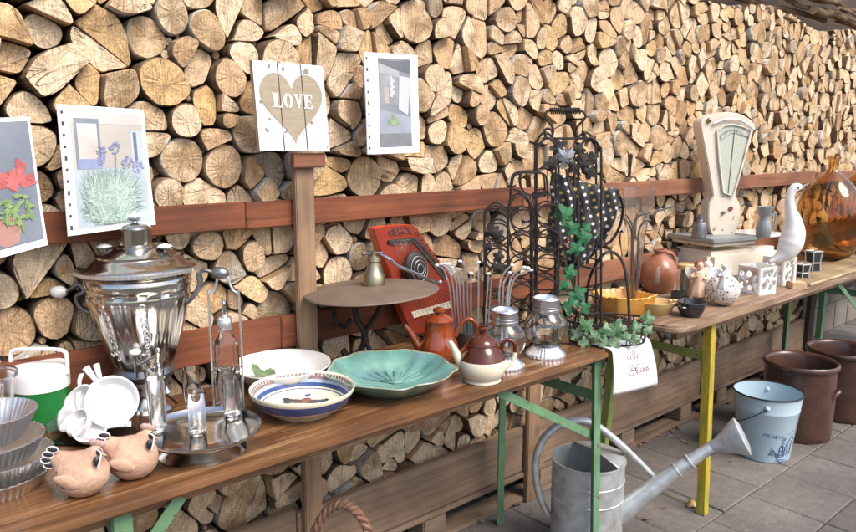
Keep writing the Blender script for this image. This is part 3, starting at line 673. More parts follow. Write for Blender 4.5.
tag(ch.build('bark_chips', M['pallet'], smooth=False), 'bark and wood chips scattered under the pallets', 'wood chips', kind='stuff')
# ================================================================== TABLES
def rrect(x0,y0,x1,y1,r,n=5,rs=None):
    o = []
    for q,(cx,cy_,a) in enumerate(((x1,y0,-90),(x1,y1,0),(x0,y1,90),(x0,y0,180))):
        rr = rs[q] if rs else r
        ccx = cx-rr if q in (0,1) else cx+rr; ccy = cy_+rr if q in (0,3) else cy_-rr
        for k in range(n+1):
            t = radians(a+90*k/n); o.append((ccx+rr*cos(t), ccy+rr*sin(t)))
    return o
def lprof(p0, p1, wd, th=.0035, flip=1):
    """an L-section steel bar between two points"""
    a, b = Vector(p0), Vector(p1)
    sec = [(0,0),(wd,0),(wd,th),(th,th),(th,wd),(0,wd)]
    vs = [(a.x+flip*u,a.y+v,a.z) for u,v in sec]+[(b.x+flip*u,b.y+v,b.z) for u,v in sec]
    n = 6; return vs, [tuple(range(n)), tuple(range(2*n-1,n-1,-1))]+[(i,(i+1)%n,(i+1)%n+n,i+n) for i in range(n)]
def table(label, x0, x1, y0, topm, frames, legm, braces, rs=None, legm2=None):
    t = thing('folding_table', label, 'table', ((x0+x1)/2, y0+.25, 0)); ox, oy = (x0+x1)/2, y0+.25
    lc = lambda x,y,z: (x-ox, y-oy, z)
    m = MB().prism(rrect(x0-ox,y0-oy,x1-ox,y0+.5-oy,.03,5,rs), .742, .770, ax='z'); m.build('table_top', topm, t, bevel=.0075)
    MB().box(lc(x0+.06,y0+.045,.712), lc(x1-.06,y0+.068,.7415)).build('apron_batten', M['edge'], t, bevel=.002)
    for (xt,xb,sp,fl,lm) in frames:
        for yt,yb,rear in ((y0+.03,y0+.03-sp,0),(y0+.43,y0+.43+sp*.4,1)):
            vs, fs = lprof(lc(xt,yt,.741), lc(xb,yb,.0), .034, .004, fl); MB().add(vs, fs).build('leg', lm[rear], t, bevel=.001)
        MB().box(lc(xt-.003,y0+.05,.590), lc(xt+.0,y0+.43,.625)).build('crossbar', lm[1], t, bevel=.001)
        MB().box(lc(xt-.002,y0+.035,.700), lc(xt+.03,y0+.45,.7405)).build('frame_top', lm[1], t, bevel=.001)
    for (xa,za,xb_,zb,yy) in braces:
        a, b = Vector(lc(xa,y0+yy,za)), Vector(lc(xb_,y0+yy,zb)); d = (b-a).normalized(); nrm = Vector((-d.z,0,d.x))*.013
        vs = [a-nrm,b-nrm,b+nrm,a+nrm]; vs += [v+Vector((0,.004,0)) for v in vs]
        MB().add(vs, [(0,1,2,3),(7,6,5,4),(0,4,5,1),(1,5,6,2),(2,6,7,3),(3,7,4,0)]).build('brace', legm[0], t, bevel=.001)
        MB().tube([a+Vector((0,-.006,0)),a+Vector((0,.008,0))], .007, 10).build('pivot_bolt', M['steel'], t)
    return t
G2 = (M['green'], M['green'])
table('glossy brown beer table on green legs, carrying the samovar and teapots', -.33, 1.875, 1.265, M['top1'], [(.372,.372,.02,1,G2),(1.862,1.868,.02,-1,G2)], G2, [(1.855,.475,1.40,.73,.04),(.385,.60,.50,.73,.03)])
table('worn grey-brown beer table on a yellow leg, carrying the shop scale', 2.26, 4.46, 1.255, M['top2'], [(2.545,2.484,.05,1,(M['yellow'],M['olive'])),(4.27,4.28,.02,-1,G2)], G2, [(4.27,.475,3.82,.73,.04)], rs=[.03,.03,.05,.085])
table('farthest beer table, beyond the worn one at the right edge', 4.475, 6.0, 1.25, M['top2'], [(4.75,4.75,.02,1,G2),(5.8,5.8,.02,-1,G2)], G2, [], rs=[.03,.03,.03,.03])

# ================================================================== TABLE-TOP THINGS
TZ = .770
class At:
    """base of a thing whose foot stands at one pixel of a horizontal level"""
    def __init__(s, px, py, z=TZ):
        s.p, s.t = W(px, py, z); s.px, s.py = px, py; s.c = cth(px); s.k = s.t*s.c     # s.k: metres per pixel for round things
    def P(s, px, py, d=0):                                                              # local x,z of an upright camera-facing thing
        r = ray(px, py); h = Vector((cos(HEAD), sin(HEAD), 0)); t = s.p.dot(h)/r.dot(h); q = r*t; q.z += CAMZ; q = q-s.p
        return (q.x*sin(HEAD)-q.y*cos(HEAD), d, q.z)
    def Z(s, py, px=None): return s.P(s.px if px is None else px, py)[2]
CR = CAMRZ
def wallof(r, h, th=.003, base=.6, lip=.0):
    return [(r*base*.98,0),(r*base,.002),(r,h),(r+lip,h+.001),(r+lip-th*.3,h+th*.4),(r-th,h),(r*base-th*.5,th+.002),(0.0001,th+.002)]

# --- hens
def hen(a, r, label, k=1.0, rot=0):
    t = thing('terracotta_hen', label, 'hen figurine', a.p, CR+rot, 'pale terracotta hen figurines')
    hd = Vector((.50,-.12,.86)).normalized(); tl = Vector((-.80,.05,.62)).normalized()
    def f(d):
        q = 1.0
        for v, amp, s_ in ((hd,.62,.040),(tl,.55,.045)):
            x = 1-d.dot(v); q += amp*math.exp(-x/s_)
        return q
    z0 = r*.80
    m = MB(); m.ball((0,0,z0), r, 40, 0, (1.0,.86,.88), f)
    for v in m.v: v.z = max(v.z, 0.0)
    m.build('body', M['terra'], t, ang=80)
    # comb, eyes/wattle, wing, tail dots
    hx = Vector((hd.x*r*1.6, -.14*r, z0+hd.z*r*1.6*.88))
    c = MB()
    for i in range(3): c.ball((hx.x-.24*r+.15*r*i, hx.y+.02*r, hx.z+.10*r-.04*r*i), r*.16, 10, 0, (1,.6,.9))
    c.build('comb', mat('faded_pink_glaze', (.36,.22,.19), (.5,.34,.3), scale=60, rough=.5), t)
    c = MB(); c.ball((hx.x+.04*r, hx.y-.16*r, hx.z-.22*r), r*.14, 12, 0, (.8,.6,1.0)); c.ball((hx.x+.0*r, hx.y-.34*r, hx.z-.52*r), r*.17, 12, 0, (.75,.6,1.2)); c.build('wattle', M['blackg'], t)
    c = MB(); c.tube(spline([(hx.x-.12*r, hx.y-.1*r, hx.z-.12*r),(hx.x+.20*r, hx.y-.34*r, hx.z-.2*r),(hx.x+.12*r, hx.y-.48*r, hx.z-.66*r)],5), .03*r, 6); c.build('beak_line', M['whitep'], t)
    tx = Vector((tl.x*r*1.35, 0, z0+tl.z*r*1.42*.88))
    c = MB(); w_ = MB()
    for i,(dx,dz) in enumerate(((.10,.26),(-.08,.06),(-.16,-.16),(-.08,-.36))):
        c.ball((tx.x+dx*r, -.10*r, tx.z+dz*r), r*.15, 12, 0, (1.5,.8,.8)); w_.tube([(tx.x+dx*r+.22*r*cos(q_), -.17*r, tx.z+dz*r+.125*r*sin(q_)) for q_ in [2*pi*i_/16 for i_ in range(16)]], .026*r, 5, closed=True)
    c.build('tail_feather', M['blackg'], t); w_.build('feather_outline', M['whitep'], t)
    c = MB()
    for i,(u,v_) in enumerate(((-.66,.30),(-.52,.10),(-.62,-.08),(-.40,-.16))):
        yy = -sqrt(max(0,1-u*u-(v_/.88)**2))*.86*r
        c.ball((u*r, yy, z0+v_*r), r*.055, 8, 0, (1,.4,1.3))
    c.build('wing_spots', mat('brown_speckle', (.12,.06,.04), (.2,.11,.07), scale=60, rough=.7), t)
    wg = MB(); wg.ball((0,0,0), r, 22, 0, (.46,.14,.26), lambda d: 1+.35*math.exp(-(1+d.x)/.25)); wg.xf(Matrix.Rotation(radians(18),4,'Y')); wg.xf(Matrix.Rotation(radians(8),4,'Z')); wg.xf(Matrix.Translation(Vector((-.08*r,-.80*r,z0+.02*r))))
    wg.build('wing', M['terra'], t)
    bk = MB(); bk.tube([(hx.x+.02*r,hx.y-.06*r,hx.z-.28*r),(hx.x+.30*r,hx.y-.14*r,hx.z-.36*r)], [.10*r,.02*r], 10); bk.build('beak', M['terra'], t)
    return t
a = At(84,493); hen(a, 29*a.k, 'nearer terracotta hen, its tail touching the stacked tart tins')
a = At(134,476); hen(a, 27*a.k, 'farther terracotta hen beside the foot of the aluminium tray', rot=.12)

# --- fluted tart tins
a = At(-2,487)
def tin(z, R, h, nm, label, cat='tart tin', gp='stacked fluted tart tins', n=44, holes=False, m='tin', base=.80, off=(0,0)):
    t = thing(nm, label, cat, a.p+Vector((off[0],off[1],z)), 0, gp)
    N_ = n*4
    fl = lambda th,i,r: r*(1+(.022 if i in (1,2,3,4) and r > R*.5 else .0)*cos(n*th))
    prof = [(R*base,0),(R*base+.001,.001),(R,h),(R+.002,h+.001),(R-.001,h+.002),(R*base-.003,.003),(.0001,.003)]
    MB().lathe(prof, N_, 0, mod=fl).build('pan', M[m], t, ang=70)
    return t
tn = a.k
tin(0, 56*tn, .030, 'tart_tin', 'large fluted tart tin, bottom of the stack at the left edge')
tin(.030, 57*tn, .032, 'tart_tin', 'fluted tart tin second from the bottom of the left stack', off=(.004,0))
tin(.062, 55*tn, .034, 'tart_tin', 'fluted tart tin with dimpled wall, second from the top of its stack', off=(-.004,.002))
tin(.096, 49*tn, .050, 'cake_tin', 'fluted cake tin topmost of the stack, under the clear bowl', 'cake tin', base=.66, off=(-.003,.0))
b = thing('plastic_bowl', 'cloudy clear plastic bowl sitting on top of the stacked tins', 'bowl', a.p+Vector((-.010,.004,.100)))
R = 37*tn
MB().lathe([(R*.55,0),(R*.6,.002),(R*.84,.06),(R*.97,.112),(R*1.03,.114),(R*1.03,.120),(R*.955,.118),(R*.82,.06),(R*.58,.005),(.0001,.004)], 64).build('bowl', M['clearp'], b)
MB().tube(spline([(-R*.5,-R*.1,.03),(-R*.1,-R*.3,.07),(R*.4,-R*.1,.06),(R*.6,R*.2,.09)],5), .007, 8, flat=.5).build('plastic_spoon', M['clearp'], b)

# --- green and white jug
a = At(45,426); r = 30*a.k
t = thing('insulated_jug', 'green plastic food jug with white lid and raised white handle', 'jug', a.p, CR)
H = 47*a.k
m = MB().lathe([(r*.84,0),(r*.87,.004),(r*.93,H*.6),(r*.97,H*.99),(r*.97,H)], 48); m.build('body', M['greenp'], t)
MB().lathe([(r*.99,H+.0005),(r*1.0,H+.03),(r*.99,H+.044),(r*.95,H+.050),(r*.6,H+.052),(.0001,H+.052)], 48).build('lid', M['plastic'], t, ang=50)
hh = spline([(-r*1.02,0,H+.030),(-r*1.04,0,H+.070),(-r*.86,0,H+.084),(r*.0,0,H+.087),(r*.86,0,H+.084),(r*1.04,0,H+.070),(r*1.02,0,H+.030)],5)
MB().tube(hh, .0055, 8, flat=.8).build('handle', M['plastic'], t)

# --- clear box with nested white measuring cups
a = At(95,437)
t = thing('plastic_box', 'shallow clear plastic box under the white measuring cups', 'box', a.p, CR)
u = a.t
bxm = MB()
for (w0,d0,z) in ((36*u,28*u,0),): pass
o1 = [(p[0],p[1]) for p in rrect(-36*u,-22*u,36*u,22*u,.012)]; o2 = [(p[0]*1.07,p[1]*1.07) for p in o1]
n = len(o1); vs = [(x,y,0) for x,y in o1]+[(x,y,.045) for x,y in o2]+[(x*.975,y*.975,.045) for x,y in o2]+[(x*.97,y*.97,.003) for x,y in o1]
fs = [tuple(range(n-1,-1,-1)), tuple(3*n+k for k in range(n))]
for q in range(3): fs += [(q*n+i,q*n+(i+1)%n,(q+1)*n+(i+1)%n,(q+1)*n+i) for i in range(n)]
bxm.add(vs, fs); bxm.build('tray_box', M['clearp'], t)
def cup(px, py, dep, rp, h, tilt, phi, hl, label, hw=.0075):
    x, y, z = a.P(px, py, dep); c, s_ = cos(CR), sin(CR); r = rp*a.k
    t = thing('measuring_cup', label, 'measuring cup', a.p+Vector((x*c-y*s_, x*s_+y*c, z)), 0, 'nested white plastic measuring cups')
    t.rotation_euler = (Matrix.Rotation(CR+radians(8),3,'Z') @ Matrix.Rotation(radians(tilt[0]),3,'X') @ Matrix.Rotation(radians(tilt[1]),3,'Y') @ Matrix.Rotation(radians(phi),3,'Z')).to_euler()
    prof = [(.0001,-h),(r*.5,-h+.001),(r*.80,-h*.72),(r*.97,-h*.2),(r,0),(r*1.03,.001),(r-.0025,.0015),(r*.78,-h*.66),(r*.46,-h+.0045),(.0001,-h+.004)]
    MB().lathe(prof, 40, cap=False).build('bowl', M['plastic'], t)
    pts = spline([(r*.98,0,-.001),(r+hl*.4,0,.003),(r+hl,0,.001)],5)
    MB().tube(pts, [hw*(.55+.55*i/len(pts)) for i in range(len(pts))], 12, flat=.5).build('handle', M['plastic'], t)
    return t
cup(97,409, .050, 30, .034, (48,-6), 112, .040, 'largest white measuring cup, hindmost of the nested set, handle up')
cup(71,411, .020, 27, .034, (42,-34), 92, .030, 'white measuring cup leaning left at the left of its nested set')
cup(112,401, .000, 27, .030, (62,10), 128, .040, 'white measuring cup open towards the viewer at the right of its set')
cup(84,417,-.030, 15, .026, (50,-30), 98, .038, 'smallest white measuring cup, low at the left front of its set')
cup(99,421,-.045, 17, .024, (30,8), 12, .048, 'white measuring cup lowest in front with its handle pointing right')

# --- samovar
a = At(147,408); k = a.k; u = a.t
t = thing('samovar', 'nickel-plated samovar with fluted body, white knobs and small tap', 'samovar', a.p, CR)
z = a.Z
MB().lathe([(30*k,0),(31*k,.006),(29*k,.012),(27*k,.016),(20*k,z(396)),(18*k,z(392)),(24*k,z(389))], 48).build('foot', M['chrome'], t)
m = MB().lathe([(25*k,z(389)),(25.5*k,z(388)),(25.5*k,z(377)),(24*k,z(376))], 48); m.build('grate_ring', M['tin'], t)
m = MB()
for i in range(18):
    th = 2*pi*i/18; m.tube([(25.2*k*cos(th),25.2*k*sin(th),z(382.5)),(25.8*k*cos(th),25.8*k*sin(th),z(382.5))], 2.2*k, 10)
m.build('draught_hole', M['black'], t)
MB().lathe([(24*k,z(376)),(30*k,z(374)),(31.5*k,z(370)),(29.5*k,z(366)),(28*k,z(364))], 48).build('lower_band', M['steel'], t)
lobes = lambda th,i,r: r*(1+(.035*abs(cos(7*th))-.012 if 1 <= i <= 7 else 0))
MB().lathe([(28*k,z(365)),(31*k,z(360)),(37*k,z(343)),(42.5*k,z(325)),(47*k,z(308)),(50*k,z(297)),(50.5*k,z(292)),(49*k,z(289)),(52*k,z(286)),(53*k,z(281)),(52*k,z(276)),(50*k,z(273))], 112, mod=lobes).build('body', M['chrome'], t, ang=60)
for q in (-1.95,-1.15):      # chased ornament in a row down the body
    m = MB()
    for i in range(9):
        f_ = i/8; rr = (50.5-15*f_)*k*1.02; th = q+.1*f_; zz = z(298+52*f_); s_ = (3.0-1.2*f_)*k
        m.tube([(rr*cos(th)+s_*cos(c_)*-sin(th), rr*sin(th)+s_*cos(c_)*cos(th), zz+s_*sin(c_)) for c_ in [2*pi*j/10 for j in range(10)]], .0011, 5, closed=True)
    m.build('chased_ornament', M['tin'], t)
MB().lathe([(50*k,z(273)),(58*k,z(268)),(58.5*k,z(266)),(57*k,z(264.5)),(50*k,z(263)),(44*k,z(258)),(40*k,z(256)),(40*k,z(254)),(33*k,z(251)),(25*k,z(248)),(22*k,z(247))], 64).build('lid', M['chrome'], t)
m = MB().lathe([(57.6*k,z(270.5)),(59.2*k,z(270)),(59.2*k,z(267)),(57.6*k,z(266.6))], 220, mod=lambda th,i,r: r*(1+.012*(cos(70*th) > 0))); m.build('gadroon_rim', M['tin'], t)
MB().lathe([(18*k,z(249)),(19*k,z(246)),(15.5*k,z(244)),(15.5*k,z(229)),(16.5*k,z(228)),(14*k,z(225)),(9*k,z(223.5)),(3*k,z(222.6)),(2.2*k,z(221))], 40).build('crown', M['chrome'], t)
knob = [(.5,0),(2.5,1.2),(5.2,3.2),(6.3,5),(4.5,7),(2,8.2),(.01,8.5)]
MB().lathe([(r_*k*1.1,z(221.5)+h_*k*.95) for r_,h_ in knob], 24).build('knob', M['white'], t)
for sx, yy in ((-31,-4*k),(31,-4*k)):
    kb = MB(); kb.tube([(sx*k,yy,z(260)),(sx*k,yy,z(249))], 1.8*k, 10, 0); kb.lathe([(r_*k*1.25,z(250)+h_*k*.85) for r_,h_ in knob], 20, 1, c=(sx*k,yy)); kb.build('lid_knob', [M['chrome'],M['white']], t)
sh_ = 9
def lx(px, py): q = a.P(px,py); return (q[0], q[2])
for sd_, pts in ((-1,[(90,312),(80,306),(77,296),(85,291),(80,284),(72,288),(67,292)]),(1,[(186,303),(193,297),(200,284),(199,275),(204,270),(212,272)])):
    q = spline([(lx(*p)[0],0,lx(*p)[1]) for p in pts],5)
    h_ = MB().tube(q, [(4.6-1.8*abs(2*i/len(q)-1))*k for i in range(len(q))], 10, flat=.7).build('handle', M['steel'], t)
    p0 = Vector((lx(*pts[-1])[0],0,lx(*pts[-1])[1])); d = Vector((sd_*.97,0,.12*(-1 if sd_ > 0 else .1)))
    m = MB().tube([p0+d*3*k*0, p0+d*2*k, p0+d*6*k, p0+d*12*k, p0+d*16*k, p0+d*18*k], [3*k,4.4*k,6.6*k,6.4*k,4.6*k,1.5*k], 14); m.build('handle_knob', M['white'] if sd_ < 0 else M['steel'], h_)
tp = MB(); fy = -42*k
def tpx(px, py, d=0): return a.P(px+2, py, d)
tp.tube([tpx(156,357,-30*k),tpx(168,359,-44*k)], 3*k, 10)
tp.tube([tpx(172,366,-46*k),tpx(172,350,-46*k)], [3.8*k,4.2*k], 12); tp.tube([tpx(172,350,-46*k),tpx(172,340,-46*k)], 1.8*k, 8); tp.ball(tpx(172,338,-46*k), 3*k, 10)
tp.tube(spline([tpx(172,360,-46*k),tpx(177,368,-50*k),tpx(183,377,-52*k)],4), [3.4*k]*4+[4.2*k]*5, 10)
tp.build('tap', M['chrome'], t)
sg = MB()
for c0,c1,r_ in (((156,347),(160,342),4.5),((163,353),(160,360),5)):
    sg.tube([(v.x,v.y,v.z) for v in spline([tpx(c0[0]+r_*cos(q)*(1-.1*q/3),c0[1]+r_*sin(q)*(1-.1*q/3),-43*k) for q in [i*.7 for i in range(9)]],3)], 1.0*k, 6)
sg.tube(spline([tpx(149,345,-41*k),tpx(153,352,-42*k),tpx(160,348,-43*k),tpx(168,344,-45*k)],4), 1.2*k, 6); sg.build('scroll', M['chrome'], t)
sk = MB(); sk.tube([tpx(149,368,-38*k),tpx(149,345,-42*k)], 1.7*k, 8, 0); sk.ball(tpx(149,341,-42*k), 6*k, 16, 1, (1,1,.6)); sk.build('tap_knob', [M['chrome'],M['white']], t)

# --- silver tray on its low foot
a = At(203,450); k = a.k; u = a.t
t = thing('footed_tray', 'round aluminium tray on a low foot, holding small glasses', 'tray', a.p, CR)
R = 61*k; th0 = .034
MB().lathe([(R*.72,0),(R*.73,.002),(R*.66,.008),(R*.50,.018),(R*.42,th0)], 60).build('foot', M['traym'], t)
MB().lathe([(R*.42,th0),(R*.86,th0+.001),(R*.97,th0+.010),(R,th0+.014),(R*.995,th0+.017),(R*.95,th0+.012),(R*.84,th0+.004),(R*.4,th0+.003),(.0001,th0+.003)], 96).build('plate', M['traym'], t)
TT = TZ+th0+.004
def glass_tumbler(px, py, w_, h_, label, rz=0):
    b = At(px, py, TT); r = w_/2*b.k; H = h_*b.t
    t = thing('shot_glass', label, 'glass', b.p, 0, 'small straight glasses on the aluminium tray')
    MB().lathe([(r*.80,0),(r*.84,.001),(r,H),(r*.985,H+.0006),(r*.955,H),(r*.80,.009),(r*.6,.0075),(.0001,.007)], 40).build('glass', M['glass'], t)
glass_tumbler(159,430,20,54,'leftmost front small glass on the aluminium tray, near the hen')
glass_tumbler(157,418,20,50,'small glass half hidden behind the leftmost one on the tray')
glass_tumbler(198,431,20,41,'middle small glass at the front rim of the tray')
glass_tumbler(193,405,19,38,'small glass right under the samovar tap')
glass_tumbler(233,417,20,42,'rightmost front small glass on the tray')
glass_tumbler(228,407,19,40,'small glass standing between the oil bottle and the rightmost one')

# --- oil bottle and wire carrier
a = At(229,408); k = a.k; u = a.t
t = thing('oil_bottle', 'clear square glass oil bottle with metal pourer, in wire carrier', 'bottle', a.p, CR)
zz = a.Z
def sq(th,i,r): 
    if i in (0,1,2,3,8,9): return r/max(abs(cos(th-pi/4+.3)),abs(sin(th-pi/4+.3)))*.86 if r > .001 else r
    return r
MB().lathe([(12*k,0),(12.5*k,.002),(12.5*k,zz(346)),(12*k,zz(342)),(7*k,zz(334)),(5.6*k,zz(330)),(5.6*k,zz(322)),(4.6*k,zz(322)),(10.5*k,zz(343)),(11.3*k,.005),(.0001,.004)], 48, mod=sq).build('bottle_body', M['glass'], t, ang=35)
MB().lathe([(7*k,zz(329)),(7.3*k,zz(328)),(7.3*k,zz(319)),(6*k,zz(317)),(3*k,zz(316)),(2.4*k,zz(314))], 24).build('collar', M['tin'], t)
m = MB().tube(spline([(0,0,zz(316)),(0,0,zz(307)),(-.5*k,0,zz(302)),(-1.5*k,0,zz(298))],4), [2.3*k]*4+[1.9*k]*4+[1.3*k]*5, 10); m.tube([(2*k,0,zz(314)),(5*k,0,zz(311))], 1.0*k, 6); m.build('pourer', M['chrome'], t)
c = thing('wire_carrier', 'upright wire carrier with arched handle around the oil bottle', 'carrier', a.p, CR)
L_ = [(-15.5,0),(-15.5,112),(-14,117),(-10,120),(-7,126),(-4.5,135),(0,138),(4.5,135),(7,126),(10,120),(14,117),(15.5,112),(15.5,0)]
MB().tube(spline([(x*k,0.0,y*u) for x,y in L_],4), 1.25*k, 8).build('handle', M['tin'], c)
m = MB()
for zz_ in (.006, 40*u): m.tube([(15.5*k*cos(q),15.5*k*sin(q),zz_) for q in [2*pi*i/28 for i in range(28)]], 1.0*k, 6, closed=True)
m.build('ring', M['tin'], c)

# --- bowls
a = At(282,384); k = a.k; u = a.t; R = 50*k
t = thing('leaf_bowl', 'wide white bowl with a painted green leaf inside', 'bowl', a.p, CR)
h = 19*u+.006
MB().lathe([(R*.55,0),(R*.57,.003),(R*.75,h*.35),(R*.93,h*.8),(R,h),(R*.995,h+.003),(R*.97,h+.002),(R*.88,h*.75),(R*.70,h*.34),(R*.5,.010),(.0001,.009)], 72).build('bowl', M['ivory'] if 0 else M['white'], t)
def inbowl(x, y, prof):   # height of the inner surface of a lathe at x,y
    r = math.hypot(x,y)
    for (r0,z0),(r1,z1) in zip(prof, prof[1:]):
        if r1 <= r <= r0: return z1+(z0-z1)*(r-r1)/(r0-r1+1e-9)
    return prof[-1][1]
ip = [(R*.97,h+.002),(R*.88,h*.75),(R*.70,h*.34),(R*.5,.010),(0,.009)]
def decal(out, prof, name, m_, parent, lift=.0009, sub=4):
    """a flat painted motif laid on the inside of a bowl"""
    n = len(out); cx = sum(p[0] for p in out)/n; cy_ = sum(p[1] for p in out)/n
    vs = []; fs = []
    for q in range(sub, 0, -1):
        for x,y in out:
            X, Y = cx+(x-cx)*q/sub, cy_+(y-cy_)*q/sub; vs.append((X,Y,inbowl(X,Y,prof)+lift))
    vs.append((cx,cy_,inbowl(cx,cy_,prof)+lift))
    for q in range(sub-1): fs += [(q*n+i,q*n+(i+1)%n,(q+1)*n+(i+1)%n,(q+1)*n+i) for i in range(n)]
    fs += [((sub-1)*n+i,(sub-1)*n+(i+1)%n,sub*n) for i in range(n)]
    return MB().add(vs, fs).build(name, m_, parent)
def leaf_outline(cx, cy_, s_, rot, lobes=5, sy=1.0):
    o = []
    for i in range(60):
        th = 2*pi*i/60; r = s_*(.52+.34*abs(cos(lobes*th/2))**1.6+.07*cos(23*th)+.10*cos(th))
        x, y = r*cos(th), r*sin(th)*.85; o.append((cx+x*cos(rot)-y*sin(rot), cy_+(x*sin(rot)+y*cos(rot))*sy))
    return o
decal(leaf_outline(-.36*R, .22*R, .42*R, 2.6, 5, 1.15), ip, 'painted_leaf', M['leafg'], t)
decal([(x,y) for x,y in [(-.1*R,.16*R),(.2*R,.02*R),(.55*R,.04*R),(.55*R,.065*R),(.2*R,.05*R),(-.1*R,.20*R)]], ip, 'painted_stem', M['wine'], t)
decal(leaf_outline(.42*R, .10*R, .12*R, 0.3, 3, 1.2), ip, 'painted_leaf', M['leafg'], t)

a = At(303,411); k = a.k; u = a.t; R = 53*k; h = 25*u
t = thing('banded_bowl', 'ivory pottery bowl with dark blue bands and a small flower inside', 'bowl', a.p, CR)
prof = [(R*.58,0),(R*.60,.003),(R*.76,h*.30),(R*.88,h*.46),(R*.895,h*.49),(R*.975,h*.84),(R*.98,h*.86),(R,h*.97),(R*.99,h+.002),(R*.955,h),(R*.95,h*.95),(R*.90,h*.72),(R*.865,h*.60),(R*.81,h*.46),(R*.78,h*.41),(R*.76,h*.385),(R*.5,.012),(.0001,.011)]
mis = [0,0,0,0,1,0,0,0,0,0,2,3,1,0,1,0,0]
MB().lathe(prof, 96, 0, mis=mis).build('bowl', [M['ivory'],M['navy'],M['plum'],M['skyb']], t, ang=60)
ip = prof[11:][0:]; m = MB()
for i in range(72):
    th = 2*pi*i/72; c_, s_ = cos(th), sin(th)
    P = []
    for dth,(r_,z_) in ((-.012,prof[10]),(.012,prof[10]),(.012,(R*.922,h*.82)),(-.012,(R*.922,h*.82))):
        P.append(((r_-.0006)*cos(th+dth),(r_-.0006)*sin(th+dth),z_+.0006))
    m.add(P, [(0,1,2,3)])
m.build('rim_ticks', M['ivory'], t)
fo = ip
for cx,cy_,s_,mm,rt in ((-.30,.28,.24,M['blackg'],.2),(.30,.26,.24,M['blackg'],2.9),(0,.28,.24,M['orange'],1.5),(0,.55,.08,M['navy'],.8),(-.14,.24,.13,M['orange'],0),(.16,.24,.13,M['orange'],0)):
    decal(leaf_outline(cx*R,cy_*R,s_*R,rt,3,.8), fo, 'painted_petal', mm, t, .0009+abs(cx)*.0008)

a = At(391,388); k = a.k; u = a.t; R = 64*k; h = 21*u
t = thing('leaf_dish', 'turquoise glazed dish with scalloped worn rim and leaf relief', 'dish', a.p, CR)
sc2 = lambda th,i,r: r*(1+(.030*cos(9*th)+.022*cos(5*th+1)+.012*cos(14*th) if r > R*.6 else 0))
prof = [(R*.50,0),(R*.52,.004),(R*.72,h*.35),(R*.95,h*.85),(R,h),(R*.992,h+.002),(R*.965,h),(R*.80,h*.60),(R*.62,h*.34),(R*.45,.012),(.0001,.010)]
mm = MB().lathe(prof, 144, 0, mod=sc2, mis=[0,0,0,0,1,1,0,0,0,0])
for v in mm.v:
    r_ = math.hypot(v.x,v.y); th = atan2(v.y,v.x)
    if .1*R < r_ < .93*R and v.z > .008: v.z += .0016*cos(18*th)*min(1,r_/R*1.5)
mm.build('dish', [M['teal'],M['tealrim']], t, ang=70)
rel = MB()
for i in range(9):
    th = radians(25+16*i); rel.tube(spline([(.05*R,.0,.013),(.05*R+.3*R*cos(th),.3*R*sin(th),.0135),(.05*R+.55*R*cos(th+.06),.55*R*sin(th+.06),h*.36)],4), .0016, 6)
rel.build('leaf_relief', M['teal'], t)

# --- teapots
def loft_tube(mb, a, pts, rad, n=12, mi=0, flat=1, sub=5):
    q = spline([a.P(*p) if len(p) < 3 else a.P(p[0],p[1],p[2]) for p in pts], sub); m_ = len(q)
    rr = []
    for i in range(m_):
        f_ = i/(m_-1)*(len(rad)-1); j = min(int(f_), len(rad)-2); rr.append((rad[j]+(rad[j+1]-rad[j])*(f_-j))*a.t)
    mb.tube(q, rr, n, mi, flat=flat); return mb
a = At(439,362); k = a.k; z = a.Z
t = thing('orange_teapot', 'rust-orange glazed teapot with knobbed lid, behind the turquoise dish', 'teapot', a.p, CR)
MB().lathe([(14*k,0),(15*k,.003),(20*k,z(354)),(20.5*k,z(350)),(18*k,z(341)),(15.5*k,z(336)),(15*k,z(333)),(14.5*k,z(331)),(13.6*k,z(326)),(13.4*k,z(322)),(14*k,z(321))], 56).build('body', M['orange'], t)
MB().lathe([(14*k,z(321)),(14.3*k,z(319.5)),(12*k,z(317.5)),(8*k,z(315)),(3.4*k,z(313.8)),(3*k,z(313)),(6.4*k,z(311)),(6.2*k,z(308.8)),(3*k,z(307.6)),(.01,z(307.4))], 40).build('lid', M['orange'], t)
m = MB(); loft_tube(m, a, [(426,356),(418,345),(411,333),(404,325)], [7,5,3.2,2.6]); m.build('spout', M['orange'], t)
m = MB(); loft_tube(m, a, [(455,336),(461,324),(470,319),(477,327),(474,338),(463,350),(456,354)], [2.6,2.2,2.2,2.2,2.2,2.6]); m.build('handle', M['orange'], t)
a = At(482,380); k = a.k; z = a.Z
t = thing('two_tone_teapot', 'squat teapot, dark brown above and ivory below, beside the glass jar', 'teapot', a.p, CR)
MB().lathe([(18*k,0),(19*k,.002),(18*k,z(377)),(21*k,z(374)),(23.5*k,z(368)),(23.8*k,z(364)),(22.8*k,z(358)),(21.5*k,z(356)),(19*k,z(350)),(16*k,z(346)),(14.6*k,z(344.5)),(14.4*k,z(343.5))], 64, mis=[0]*6+[1]*5).build('body', [M['ivory'],M['brown']], t)
MB().lathe([(15*k,z(344)),(14.8*k,z(342.5)),(11*k,z(338)),(5*k,z(335)),(3*k,z(333.6)),(2.8*k,z(332)),(4.4*k,z(330)),(4.2*k,z(327.5)),(2*k,z(325.5)),(.01,z(325.3))], 44).build('lid', M['brown'], t)
m = MB(); loft_tube(m, a, [(463,366),(458,357),(454,348),(449.5,341)], [6.5,4.6,3,2.3], mi=0); m.build('spout', M['ivory'], t); 
m = MB(); loft_tube(m, a, [(501,352),(503,343),(509,340),(515,344),(515,352)], [2.4,2.2,2.2,2.2,2.2], mi=0); loft_tube(m, a, [(515,352),(513,360),(507,367),(503,369)], [2.2,2.2,2.4,2.6], mi=1); m.build('handle', [M['brown'],M['ivory']], t)

